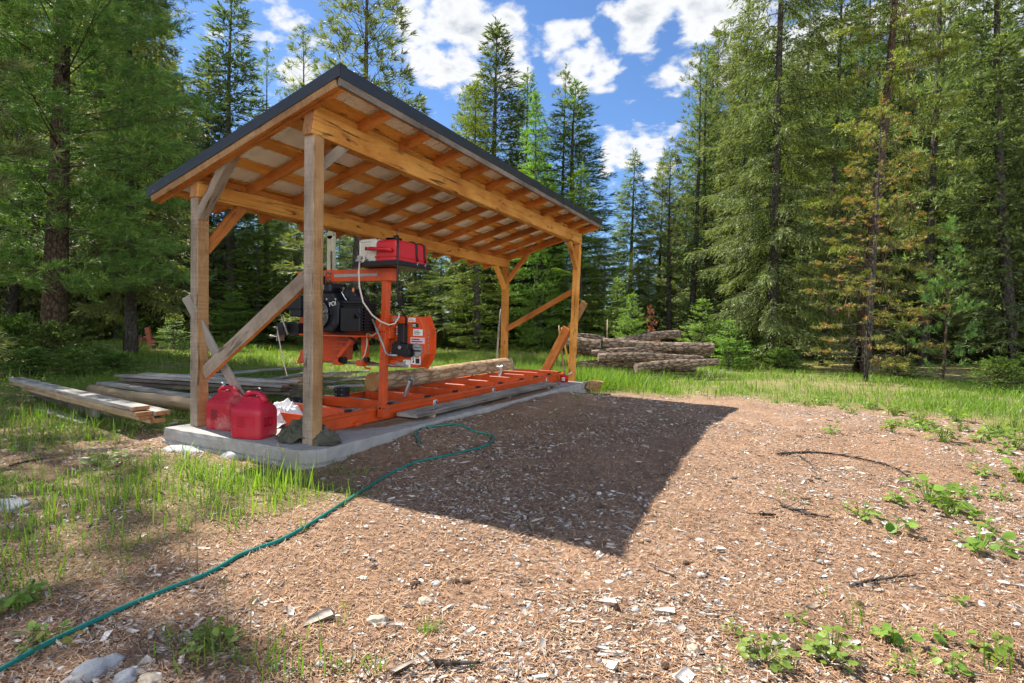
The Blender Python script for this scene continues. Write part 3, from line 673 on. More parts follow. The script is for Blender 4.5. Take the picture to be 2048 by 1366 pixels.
for yv in (2.12, 3.55, 5.45):
    m = MB(); m.box((MX1+0.0025, yv, 0.078), (0.003, 0.075, 0.055)); o = m.build('warning_label', M_white, mill)
    m = MB(); m.box((MX1+0.0045, yv+0.018, 0.078), (0.002, 0.026, 0.042)); m.cyl((MX1+0.0042, yv-0.02, 0.068), (MX1+0.0055, yv-0.02, 0.068), 0.009); m.cyl((MX1+0.0042, yv-0.018, 0.088), (MX1+0.0055, yv-0.018, 0.088), 0.006); m.build('label_print', M_ink, o)
# silver log clamps
for yv, xb, ht in ((1.98, -0.62, 0.20), (4.58, -0.78, 0.19)):
    m = MB(); m.bar((xb, yv, 0.13), (xb+0.07, yv+0.02, 0.13+ht), 0.032, 0.05, (0, 1, 0)); m.cyl((xb-0.02, yv, 0.14+ht), (xb+0.20, yv+0.03, 0.13+ht), 0.008)
    m.cyl((xb+0.05, yv+0.02, 0.14+ht), (xb+0.09, yv+0.02, 0.155+ht), 0.03); m.build('log_clamp', M_steel, mill, 0.003, 1)
# masts and top beam
YM = 1.12
m = MB(); m.bar((-0.228, YM, 0.10), (-0.19, YM, 1.55), 0.066, 0.066, (0, 1, 0)); mast = m.build('mast', M_orange, mill, 0.004)
m = MB(); m.bar((-1.21, YM, 0.10), (-1.21, YM, 1.50), 0.066, 0.066, (0, 1, 0)); m.build('mast', M_orange, mill, 0.004)
m = MB()
for q in (-0.022, 0.022): m.cyl((-0.20+q, YM-0.045, 0.145), (-0.20+q, YM-0.036, 0.145), 0.011, n=10)
m.cyl((-0.29, YM-0.01, 0.135), (-0.262, YM-0.01, 0.135), 0.025, n=14); m.cyl((-0.25, YM, 0.13), (-0.31, YM, 0.13), 0.012); m.build('roller_bolt', M_dull, mast)
m = MB(); m.box((-0.215, YM, 0.115), (0.085, 0.09, 0.12)); m.build('mast_shoe', M_orange, mast, 0.004)
m = MB(); m.box((-0.172, YM-0.0345, 1.455), (0.055, 0.004, 0.048)); m.build('mast_label', M_ink, mast)
m = MB(); m.box((-0.74, YM, 1.487), (1.30, 0.10, 0.125)); tb = m.build('top_beam', M_orange, mill, 0.004)
m = MB(); m.box((-0.56, YM-0.0525, 1.487), (0.58, 0.003, 0.030)); m.build('scale_strip', M_greyl, tb)
m = MB(); m.tube([(-0.93+0.05*math.cos(a), YM-0.06, 1.485+0.045*math.sin(a)) for a in np.linspace(0.6, 5.6, 14)], 0.006); m.cyl((-0.905, YM-0.065, 1.37), (-0.905, YM-0.065, 1.53), 0.006); m.build('eye_bolt', M_dull, tb)
# pale green winch upright with its pulley
m = MB(); m.box((-1.03, 1.20, 1.66), (0.085, 0.05, 0.56)); up_ = m.build('winch_upright', M_sage, mill, 0.006)
m = MB(); m.cyl((-1.03, 1.175, 1.94), (-1.03, 1.225, 1.94), 0.046, n=24); m.build('pulley', M_sage, up_, 0.004)
m = MB(); m.box((-1.0, 1.172, 1.58), (0.018, 0.006, 0.38)); m.build('slot', M_ink, up_); 
m = MB(); m.cyl((-0.99, 1.16, 1.36), (-0.99, 1.16, 1.76), 0.010, n=10); m.build('lift_rod', M_steel, up_)
# saw head
YF = 1.215
m = MB()
poly = [(-0.245, YF, 1.074), (0.149, YF, 1.074), (0.220, YF, 0.922), (0.220, YF, 0.700), (0.130, YF, 0.562), (-0.245, YF, 0.562)]
m.prism(poly, (0, 0.14, 0)); guard = m.build('wheel_guard', M_orange, mill, 0.006)
m = MB()
pp = [(0.162, 1.085), (0.236, 0.928), (0.236, 0.694), (0.140, 0.549)]
for (xa, za), (xb, zb) in zip(pp[:-1], pp[1:]): m.bar((xa, YF+0.125, za), (xb, YF+0.125, zb), 0.05, 0.010, (0, 1, 0)); 
m.build('guard_rim', M_orange, guard, 0.002)
m = MB()
for t in np.linspace(0.05, 0.95, 6): m.ell((0.2235, YF+0.05, 0.70+0.22*t), (0.004, 0.009, 0.009), 8, 5)
m.build('rim_bolt', M_dull, guard)
yl = YF-0.002
def label(c, s, mt, rows, ink=M_ink, rot=0.0):
    a = MB(); a.box((c[0], yl, c[1]), (s[0], 0.003, s[1])); o = a.build('label', mt, guard)
    if rows:
        b = MB(); random.seed(int(c[0]*1000+c[1]*500))
        for r in range(rows):
            z = c[1]+s[1]*(0.36-0.72*(r+0.5)/rows); w = s[0]*random.uniform(0.5, 0.8); b.box((c[0]-s[0]*0.42+w/2, yl-0.002, z), (w, 0.002, s[1]*0.32/rows))
        b.build('label_print', ink, o)
    return o
label((0.055, 1.040), (0.088, 0.042), M_white, 2, M_orangel); label((0.098, 0.985), (0.078, 0.040), M_ink, 2, M_white)
label((0.132, 0.915), (0.115, 0.062), M_white, 3); label((0.128, 0.835), (0.172, 0.062), M_pink, 2); label((-0.118, 0.930), (0.034, 0.088), M_white, 3)
for cx, cz, w, h in ((0.110, 0.638, 0.115, 0.082), (0.0, 0.600, 0.088, 0.078)):
    o = label((cx, cz), (w, h), M_white, 0)
    b = MB()
    b.tube([(cx-w*0.30, yl-0.002, cz-h*.3), (cx-w*0.22, yl-0.002, cz-h*.05), (cx-w*0.28, yl-0.002, cz+h*.2), (cx-w*0.16, yl-0.002, cz+h*.33)], 0.004, 6)
    b.ell((cx-w*0.22, yl-0.002, cz-h*0.2), (0.010, 0.002, 0.012), 8, 4)
    if w > 0.1: b.box((cx+w*0.2, yl-0.002, cz-h*0.08), (w*0.42, 0.002, h*0.62))
    b.build('label_print', M_ink, o)
    if w > 0.1: b = MB(); b.box((cx+w*0.2, yl-0.002, cz+h*0.36), (w*0.42, 0.002, h*0.16)); b.build('label_band', M_orangel, o)
a = MB(); a.cyl((0.120, yl+0.001, 0.738), (0.120, yl-0.002, 0.738), 0.072, n=36); o = a.build('round_label', M_greyl, guard)
b = MB(); b.tube([(0.120+0.064*math.cos(t), yl-0.003, 0.738+0.064*math.sin(t)) for t in np.linspace(0, 2*PI, 41)[:-1]], 0.002, 5, close=True)
b.box((0.120, yl-0.003, 0.733), (0.105, 0.002, 0.016)); b.tube([(0.075, yl-0.003, 0.755), (0.10, yl-0.003, 0.772), (0.13, yl-0.003, 0.760), (0.165, yl-0.003, 0.770)], 0.003, 5); b.build('label_print', M_ink, o)
# black feed gearbox with its chrome crank lever
m = MB(); m.box((-0.035, YF-0.035, 0.905), (0.085, 0.06, 0.20)); m.box((-0.02, YF-0.055, 0.745), (0.20, 0.085, 0.115)); m.cyl((0.055, YF-0.10, 0.715), (0.055, YF-0.02, 0.715), 0.055, n=20); m.box((-0.075, YF-0.05, 0.80), (0.07, 0.06, 0.05)); m.build('feed_gearbox', M_black, mill, 0.008)
m = MB(); m.cyl((-0.01, YF-0.11, 0.765), (-0.01, YF-0.09, 0.765), 0.020, n=14); m.cyl((-0.155, YF-0.06, 0.692), (-0.08, YF-0.06, 0.692), 0.022, n=14); m.cyl((-0.135, YF-0.06, 0.692), (-0.125, YF-0.06, 0.692), 0.034, n=14); m.build('gearbox_nut', M_dull, mill, 0.002)
m = MB(); m.tube([(-0.335, YM-0.085, 1.072), (-0.30, YM-0.085, 1.045), (-0.16, YM-0.09, 0.80), (-0.115, YM-0.09, 0.705), (-0.08, YM-0.09, 0.690), (0.02, YM-0.09, 0.690)], 0.0105, 10); lv = m.build('crank_lever', M_dull, mill)
m = MB(); m.ell((-0.345, YM-0.085, 1.085), (0.030, 0.030, 0.033), 14, 10); m.build('knob', M_blackp, lv)
for c_, s_ in (((-0.17, YF-0.025, 1.045), (0.15, 0.055, 0.062)), ((-0.16, YF-0.02, 0.600), (0.17, 0.05, 0.060))):
    m = MB(); m.box(c_, s_); m.build('head_bracket', M_orange, mill, 0.004)
m = MB(); m.cyl((-0.105, YF-0.07, 1.043), (-0.105, YF-0.05, 1.043), 0.024, n=16); m.box((-0.055, YF-0.03, 0.595), (0.085, 0.05, 0.034)); m.build('bracket_bolt', M_dull, mill, 0.002)
m = MB(); m.box((-0.57, 1.16, 0.905), (0.85, 0.08, 0.115)); m.box((-0.42, 1.20, 1.02), (0.56, 0.03, 0.13)); hb_ = m.build('head_beam', M_orange, mill, 0.004)
m = MB()
for px, pz in ((-0.25, 1.02), (-0.255, 0.93), (-0.33, 0.95), (-0.33, 1.0), (-0.39, 1.04), (-0.21, 0.96)): m.cyl((px, 1.118, pz), (px, 1.10, pz), 0.009, n=10)
m.build('beam_bolt', M_dull, hb_)
m = MB(); m.box((-0.225, 1.085, 0.985), (0.115, 0.05, 0.125)); m.build('mast_sleeve', M_orange, mill, 0.004)
m = MB(); m.prism([(-1.46, 1.16, 1.06), (-0.80, 1.16, 1.06), (-0.80, 1.16, 0.60), (-1.34, 1.16, 0.545), (-1.50, 1.16, 0.53), (-1.44, 1.16, 0.68), (-1.34, 1.16, 0.72), (-1.34, 1.16, 0.86), (-1.46, 1.16, 0.90)], (0, 0.14, 0)); g2 = m.build('wheel_guard', M_orange, mill, 0.006)
m = MB(); m.prism([(-1.50, 1.15, 0.53), (-1.36, 1.13, 0.56), (-1.33, 1.13, 0.70), (-1.40, 1.14, 0.69)], (0, 0.008, 0)); m.build('sawdust_flap', M_orange, mill, 0.001)
a = MB(); a.box((-1.325, 1.157, 0.755), (0.095, 0.003, 0.10)); o = a.build('warning_label', M_white, mill)
b = MB(); b.ell((-1.33, 1.154, 0.745), (0.012, 0.002, 0.026), 8, 4); b.ell((-1.315, 1.154, 0.778), (0.016, 0.002, 0.010), 8, 4); b.build('label_print', M_ink, o)
# blade guides, blade, chute
m = MB(); m.bar((-0.478, 1.13, 0.86), (-0.470, 1.13, 0.60), 0.062, 0.05, (0, 1, 0)); m.box((-0.51, 1.12, 0.585), (0.085, 0.07, 0.06)); m.tube([(-0.47, 1.09, 0.61), (-0.43, 1.09, 0.54), (-0.37, 1.09, 0.535)], 0.010); m.build('guide_arm', M_orange, mill, 0.003)
m = MB(); m.cyl((-0.45, 1.13, 0.600), (-0.10, 1.16, 0.575), 0.017, n=14); m.build('guide_rod', M_steel, mill)
m = MB(); m.cyl((-0.43, 1.09, 0.627), (-0.43, 1.13, 0.627), 0.026, n=18); m.build('blade_roller', M_black, mill, 0.002)
m = MB(); m.cyl((-0.76, 1.08, 0.605), (-0.70, 1.08, 0.605), 0.040, n=18); m.cyl((-0.80, 1.08, 0.605), (-0.76, 1.08, 0.605), 0.03, n=18); m.build('blade_roller', M_black, mill, 0.002)
m = MB(); m.box((-0.60, 1.205, 0.572), (1.25, 0.0015, 0.034)); m.build('saw_blade', M_dull, mill)
m = MB(); m.prism([(-0.60, 1.06, 0.860), (-0.53, 1.06, 0.860), (-0.765, 1.06, 0.630), (-0.82, 1.06, 0.630)], (0, 0.06, 0)); m.box((-0.80, 1.09, 0.59), (0.10, 0.08, 0.07)); m.box((-0.78, 1.10, 0.80), (0.22, 0.03, 0.02)); m.box((-0.78, 1.10, 0.72), (0.22, 0.03, 0.02)); m.build('sawdust_chute', M_orange, mill, 0.003)
m = MB(); m.box((-0.72, 0.99, 0.868), (0.78, 0.30, 0.016)); m.build('engine_plate', M_orange, mill, 0.003)
# engine
E0 = Vector((-0.62, 0.98, 0.876))
m = MB()
m.prism([(-1.00, 0.86, 0.90), (-0.66, 0.86, 0.90), (-0.585, 0.86, 0.98), (-0.575, 0.86, 1.20), (-0.66, 0.86, 1.30), (-0.94, 0.86, 1.30), (-1.02, 0.86, 1.20), (-1.03, 0.86, 0.98)], (0, 0.17, 0)); eng = m.build('engine', M_blackp, mill, 0.018, 3)
m = MB(); m.box((-0.83, 0.97, 1.345), (0.30, 0.24, 0.10)); m.build('air_cleaner', M_blackp, eng, 0.025, 3)
m = MB(); m.box((-0.83, 0.846, 1.352), (0.13, 0.006, 0.05)); m.build('maker_plate', M_greyl, eng, 0.002); 
m = MB(); m.cyl((-0.83, 0.864, 1.08), (-0.83, 0.835, 1.08), 0.165, 0.150, 40); fan = m.build('fan_shroud', M_blackp, eng, 0.006)
m = MB()
for r in np.linspace(0.03, 0.135, 7): m.tube([(-0.83+r*math.cos(t), 0.832, 1.08+r*math.sin(t)) for t in np.linspace(0, 2*PI, 33)[:-1]], 0.0028, 5, close=True)
for k in range(6):
    t = k*PI/3+0.3; m.bar((-0.83+0.02*math.cos(t), 0.831, 1.08+0.02*math.sin(t)), (-0.83+0.138*math.cos(t), 0.831, 1.08+0.138*math.sin(t)), 0.004, 0.004, (0, 1, 0))
m.build('fan_grille', M_dull, fan)
m = MB()
for k in range(9): m.box((-0.43, 1.0, 0.935+k*0.030), (0.29, 0.24, 0.012))
m.box((-0.43, 1.0, 1.05), (0.25, 0.20, 0.27)); m.build('cylinder_block', M_black, eng, 0.003, 1)
m = MB(); m.box((-0.43, 0.90, 1.03), (0.25, 0.08, 0.235)); m.cyl((-0.36, 0.855, 1.06), (-0.30, 0.85, 1.075), 0.028, n=14); m.build('muffler', M_black, eng, 0.028, 3)
m = MB(); m.ell((-0.66, 0.90, 0.985), (0.055, 0.05, 0.055)); m.box((-0.50, 0.98, 1.205), (0.32, 0.16, 0.035)); m.box((-0.42, 0.98, 1.235), (0.18, 0.10, 0.05)); m.build('carburettor', M_black, eng, 0.006)
m = MB(); m.prism([(-0.66, 0.94, 1.23), (-0.47, 0.94, 1.23), (-0.42, 0.94, 1.26), (-0.46, 0.94, 1.335), (-0.56, 0.94, 1.355), (-0.65, 0.94, 1.36)], (0, 0.16, 0)); m.build('belt_guard', M_blackp, eng, 0.02, 3)
m = MB(); m.ell((-0.455, 0.93, 1.325), (0.014, 0.012, 0.022)); m.build('orange_cap', M_orangel, eng)
m = MB(); m.tube([(-0.575, 0.925, 1.335), (-0.60, 0.925, 1.30), (-0.555, 0.925, 1.245), (-0.535, 0.925, 1.22)], 0.007); m.cyl((-0.60, 0.92, 1.33), (-0.57, 0.92, 1.345), 0.012); m.build('dipstick_tube', M_steel, eng)
m = MB(); m.box((-0.735, 0.856, 1.232), (0.018, 0.005, 0.018)); m.box((-0.615, 0.856, 1.232), (0.016, 0.005, 0.016)); m.box((-0.86, 0.84, 1.352), (0.03, 0.004, 0.012)); m.build('cover_screw', M_steel, eng)
fc = bpy.data.curves.new('engine_lettering', 'FONT'); fc.body = 'POI'; fc.size = 0.062; fc.extrude = 0.001; fo = bpy.data.objects.new('engine_lettering_curve', fc); COL.objects.link(fo)
dg = bpy.context.evaluated_depsgraph_get(); tm = bpy.data.meshes.new_from_object(fo.evaluated_get(dg)); bpy.data.objects.remove(fo)
to = link('engine_lettering', tm, M_white, eng); to.matrix_basis = Matrix.Translation(Vector((-0.70, 0.8555, 1.155))-origin(eng)) @ Matrix.Rotation(R_(90), 4, 'X') @ Matrix.Rotation(R_(12), 4, 'Z')
m = MB(); m.cyl((-1.02, 0.90, 1.40), (-0.93, 0.90, 1.40), 0.05, n=16); m.box((-0.97, 1.0, 1.43), (0.06, 0.06, 0.11)); m.build('air_inlet', M_black, eng, 0.004)
# clutch lever side (operator's controls) left of the engine
m = MB(); m.box((-1.26, 0.95, 1.20), (0.22, 0.12, 0.15)); m.box((-1.24, 0.95, 1.10), (0.16, 0.10, 0.10)); m.bar((-1.56, 0.95, 1.14), (-1.36, 0.95, 1.16), 0.03, 0.03); m.box((-1.42, 1.0, 1.36), (0.12, 0.05, 0.05)); m.build('belt_drive', M_black, mill, 0.02, 3)
m = MB(); m.tube([(-1.40, 0.87, 1.235), (-1.36, 0.87, 1.285), (-1.28, 0.87, 1.315)], 0.014, 8); m.build('clutch_handle', M_orange, mill)
m = MB(); m.box((-1.42, 1.0, 0.92), (0.34, 0.09, 0.13)); m.cyl((-1.43, 0.94, 0.93), (-1.43, 0.90, 0.93), 0.06, n=20); m.cyl((-1.43, 0.905, 0.93), (-1.43, 0.89, 0.93), 0.03, n=16); m.build('hand_winch', M_black, mill, 0.008)
m = MB(); m.box((-1.60, 1.02, 0.88), (0.012, 0.10, 0.19)); m.cyl((-1.75, 1.02, 0.83), (-1.60, 1.02, 0.83), 0.024, n=14); m.cyl((-1.69, 1.02, 0.93), (-1.60, 1.02, 0.93), 0.016, n=12); m.build('winch_plate', M_dull, mill, 0.002)
m = MB(); m.tube([(-1.42, 0.88, 1.09), (-1.405, 0.88, 1.03), (-1.34, 0.90, 0.86)], 0.011, 8); lv = m.build('lever', M_dull, mill)
m = MB(); m.ell((-1.42, 0.88, 1.115), (0.034, 0.034, 0.036), 14, 10); m.build('knob', M_blackp, lv)
m = MB(); m.tube([(-1.49, 0.885, 0.94), (-1.48, 0.885, 0.88), (-1.42, 0.885, 0.68), (-1.36, 0.885, 0.50), (-1.33, 0.885, 0.42)], 0.006, 6); m.build('winch_rope', M_hosew, mill)
# tank rack, hoses
m = MB(); m.box((-0.16, 1.18, 1.562), (0.52, 0.56, 0.016)); m.box((-0.16, 0.905, 1.580), (0.52, 0.012, 0.040)); m.box((0.105, 1.18, 1.580), (0.012, 0.56, 0.040)); rk_ = m.build('tank_rack', M_black, mill, 0.002)
m = MB(); m.cyl((-0.19, YM, 1.53), (-0.19, YM, 1.556), 0.026, n=14); m.build('rack_pin', M_dull, rk_)
m = MB(); m.tube([(-0.33, 0.885, 1.60), (-0.33, 0.87, 1.50), (-0.31, 0.86, 1.35), (-0.27, 0.87, 1.20), (-0.21, 0.93, 1.08), (-0.17, 1.0, 1.02), (-0.10, 1.05, 0.985), (-0.05, 1.08, 1.0), (-0.035, 1.12, 1.06), (-0.06, 1.16, 1.10), (-0.10, 1.17, 1.105)], 0.0085, 8); m.build('water_tube', M_hosew, mill)
m = MB(); m.tube([(-0.20, 1.05, 1.0), (-0.26, 1.05, 0.90), (-0.32, 1.06, 0.87), (-0.38, 1.06, 0.90), (-0.39, 1.06, 0.88), (-0.395, 1.07, 0.78), (-0.43, 1.08, 0.68), (-0.50, 1.09, 0.60)], 0.007, 8); m.build('lube_tube', M_hosew, mill)
m = MB(); m.tube([(-0.70, 0.92, 0.90), (-0.60, 0.90, 0.895), (-0.52, 0.92, 0.87), (-0.47, 0.98, 0.82), (-0.44, 1.02, 0.79)], 0.012, 8); m.build('fuel_hose', M_black, mill)
def tank():
    t = thing('fuel_tank', 'long red plastic fuel tank strapped on top of the sawmill', 'fuel tank', (-0.02, 1.2, 1.571))
    m = MB(); m.box((-0.04, 1.17, 1.69), (0.255, 0.50, 0.225)); b = m.build('tank_body', M_red, t, 0.030, 3)
    m = MB(); m.box((-0.04, 1.17, 1.640), (0.272, 0.515, 0.016)); m.build('tank_seam', M_red, t, 0.006)
    m = MB(); m.tube([(-0.25, 0.885, 1.718), (-0.21, 0.880, 1.715), (0.03, 0.880, 1.700), (0.045, 0.90, 1.69)], 0.020, 10); m.build('handle', M_red, t)
    m = MB(); m.cyl((-0.09, 1.06, 1.800), (-0.09, 1.06, 1.835), 0.060, n=24); m.box((-0.05, 1.06, 1.845), (0.02, 0.02, 0.03)); m.tube([(-0.03, 1.06, 1.84), (-0.025, 1.06, 1.88), (-0.02, 1.06, 1.90), (-0.01, 1.06, 1.915), (-0.02, 1.06, 1.925), (-0.03, 1.06, 1.915), (-0.022, 1.06, 1.90)], 0.004, 6); m.build('filler_cap', M_blackp, t, 0.004)
    for yv in (1.22, 1.35):
        m = MB(); m.tube([(-0.178, yv, 1.62), (-0.176, yv, 1.79), (-0.14, yv, 1.812), (0.05, yv, 1.812), (0.094, yv, 1.79), (0.098, yv+0.01, 1.66), (0.100, yv+0.015, 1.62)], 0.009, 6); o = m.build('strap', M_black, t)
        m = MB(); m.tube([(0.10, yv+0.02, 1.625), (0.112, yv+0.005, 1.60), (0.112, yv-0.01, 1.585), (0.108, yv+0.012, 1.572)], 0.004, 6); m.build('hook', M_steel, o)
    m = MB(); m.tube([(-0.02, 1.10, 1.80), (-0.01, 1.06, 1.84), (0.05, 0.98, 1.84), (0.092, 0.94, 1.80), (0.104, 0.92, 1.70), (0.106, 0.92, 1.50), (0.100, 0.93, 1.30), (0.095, 0.98, 1.14), (0.09, 1.08, 1.05), (0.03, 1.15, 0.99)], 0.010, 8); m.build('fuel_line', M_black, t)
    m = MB(); m.cyl((-0.015, 1.10, 1.80), (-0.015, 1.10, 1.835), 0.022, n=14); m.build('fitting', M_blackp, t)
tank()
def jug():
    t = thing('water_jug', 'off white plastic water jug with a tap beside the red tank', 'jug', (-0.33, 1.13, 1.571))
    m = MB(); m.box((-0.295, 1.12, 1.700), (0.235, 0.36, 0.258)); m.build('jug_body', M_jug, t, 0.045, 4)
    m = MB()
    for q in (-0.075, 0.075): m.box((-0.30+q, 0.940, 1.70), (0.024, 0.02, 0.19))
    m.box((-0.30, 0.940, 1.80), (0.17, 0.02, 0.022)); m.build('moulded_rib', M_jug, t, 0.009, 3)
    m = MB(); m.bar((-0.295, 0.935, 1.665), (-0.288, 0.935, 1.775), 0.020, 0.02, (0, 1, 0)); m.build('handle', M_jug, t, 0.008, 3)
    m = MB(); m.cyl((-0.315, 0.945, 1.628), (-0.315, 0.895, 1.628), 0.048, 0.042, 22); cap = m.build('spout_collar', M_jug, t, 0.004)
    m = MB(); m.cyl((-0.325, 0.90, 1.635), (-0.325, 0.865, 1.635), 0.026, n=16); m.box((-0.335, 0.875, 1.607), (0.055, 0.03, 0.020)); m.build('tap', M_greyl, cap, 0.003)
    m = MB(); m.tube([(-0.19, 0.99, 1.60), (-0.186, 0.985, 1.78), (-0.20, 0.985, 1.826), (-0.28, 1.05, 1.834), (-0.36, 1.14, 1.834), (-0.41, 1.2, 1.80), (-0.414, 1.2, 1.60)], 0.007, 6); m.build('strap', M_black, t)
jug()

# ------------------------------------------------------------------ log and plank on the mill
def log_mesh(L, r0, r1, seed, n=26, rings=44, bend=0.02, bump=0.05, flare=0.0, cutz=0.0):
    """log along local X, slot 0 bark, slot 1 sawn ends"""
    rr = random.Random(seed); V = []; F = []; MI = []; SM = []
    k1, k2, p1, p2 = rr.uniform(2, 4), rr.uniform(5, 8), rr.uniform(0, 6), rr.uniform(0, 6)
    knots = [(rr.uniform(.05, .95)*L, rr.uniform(0, 2*PI), rr.uniform(.12, .3)) for _ in range(int(L*2))]
    for i in range(rings+1):
        t = i/rings; x = L*t; r = r0+(r1-r0)*t
        for j in range(n):
            a = 2*PI*j/n
            q = r*(1+bump*(0.5*math.sin(2*a+p1+1.1*x)+0.5*math.sin(3*a-p2+k1*x)*0.6)+bump*0.5*mnoise.noise(Vector((x*5, math.cos(a)*2.2+seed, math.sin(a)*2.2)))+bump*0.35*mnoise.noise(Vector((x*16, math.cos(a)*6+seed, math.sin(a)*6))))
            for kx, ka, kh in knots:
                d = ((x-kx)/(0.35*r))**2+((a-ka+PI) % (2*PI)-PI)**2/0.1
                if d < 6: q += r*kh*0.5*math.exp(-d)
            V.append((x, q*math.cos(a)+bend*math.sin(PI*t+p1*0.3), q*math.sin(a)+bend*0.6*math.sin(2*PI*t+p2)))
    for i in range(rings):
        for j in range(n): F.append((i*n+j, i*n+(j+1) % n, (i+1)*n+(j+1) % n, (i+1)*n+j)); MI.append(0); SM.append(True)
    for base, x, fl in ((0, 0, True), (rings*n, L, False)):
        c = len(V); V.append((x+(-.004 if fl else .004), V[base][1]-V[base][1]+0, 0))
        cy = sum(V[base+j][1] for j in range(n))/n; cz = sum(V[base+j][2] for j in range(n))/n; V[c] = (x, cy, cz)
        for j in range(n):
            F.append((c, base+(j+1) % n, base+j) if fl else (c, base+j, base+(j+1) % n)); MI.append(1); SM.append(False)
    me = bpy.data.meshes.new('log'); me.from_pydata(V, [], F)
    for p, m_, s_ in zip(me.polygons, MI, SM): p.material_index = m_; p.use_smooth = s_
    me.update(); return me
def place_log(p0, p1, r0, r1, seed, mats, name, label, cat, group=None, **k):
    p0, p1 = Vector(p0), Vector(p1); d, s, u = basis(p1-p0)
    o = link(name, log_mesh((p1-p0).length, r0, r1, seed, **k), mats)
    o.matrix_world = Matrix(((d.x, s.x, u.x, p0.x), (d.y, s.y, u.y, p0.y), (d.z, s.z, u.z, p0.z), (0, 0, 0, 1)))
    return tag(o, label, cat, group)
place_log((-1.055, 1.88, 0.288), (-1.165, 5.62, 0.290), 0.112, 0.112, 11, [M_milllog, M_logend], 'log', 'peeling brown log lying lengthwise on the orange sawmill bed', 'log', n=40, rings=150, bump=0.055, bend=0.012)
o = timber('plank', None, (-0.065, 1.31, 0.058), (-0.055, 5.05, 0.058), 0.27, 0.040, (0, 0, 1), [W_silv, W_dark], (1, 1, 1, 0), 24, 0.0025, 0.005)
tag(o, 'wide grey plank lying on the slab along the orange bed rail', 'plank')
for yv in (1.62, 3.4, 4.75):
    o = timber('spacer_block', None, (-0.19, yv, 0.019), (0.06, yv, 0.019), 0.045, 0.034, (0, 0, 1), [W_tan]); tag(o, 'small wood spacer under the grey plank on the slab', 'wood block', 'spacer blocks under the grey plank')
# needle litter drifted on the slab against the rail
def drift(pts, name, label):
    V = []; F = []; rr = random.Random(3)
    c = Vector((sum(p[0] for p in pts)/len(pts), sum(p[1] for p in pts)/len(pts), 0))
    ring = []
    for i, p in enumerate(pts):
        q = Vector(pts[(i+1) % len(pts)]+(0,)); p = Vector(p+(0,))
        for k in range(10):
            w = p.lerp(q, k/10); d = (w-c); d = d*(1+0.06*rr.uniform(-1, 1)); ring.append(c+d)
    n = len(ring); V.append((c.x, c.y, 0.022))
    for f, z in ((0.35, 0.02), (0.7, 0.014), (0.92, 0.007), (1.0, -0.002)):
        for r in ring: w = c+(r-c)*f; V.append((w.x, w.y, z+0.003*rr.uniform(-1, 1)*(z > 0)))
    F4 = []
    for j in range(n): F4.append((0, 1+j, 1+(j+1) % n, 1+(j+1) % n))
    me = bpy.data.meshes.new(name)
    faces = [(0, 1+j, 1+(j+1) % n) for j in range(n)]
    for k in range(3):
        for j in range(n): faces.append((1+k*n+j, 1+(k+1)*n+j, 1+(k+1)*n+(j+1) % n, 1+k*n+(j+1) % n))
    me.from_pydata(V, [], faces); me.update()
    o = link(name, me, M_litter); o['kind'] = 'stuff'; return o
M_litter = mat_simple('brown_needle_litter', (0.075, 0.045, 0.028), (0.22, 0.125, 0.075), 0.95, 60, bump=0.8, detail=8, dirt=(0.30, 0.19, 0.12), dscale=90, damt=0.5)
drift([(-0.278, 0.55), (-0.16, 0.62), (-0.02, 0.95), (0.02, 1.5), (-0.1, 2.4), (-0.278, 2.6)], 'needle_litter', '')
drift([(-0.278, 2.3), (0.10, 2.6), (0.15, 3.3), (0.13, 4.6), (0.03, 5.0), (-0.1, 5.6), (-0.278, 5.8)], 'needle_litter', '')

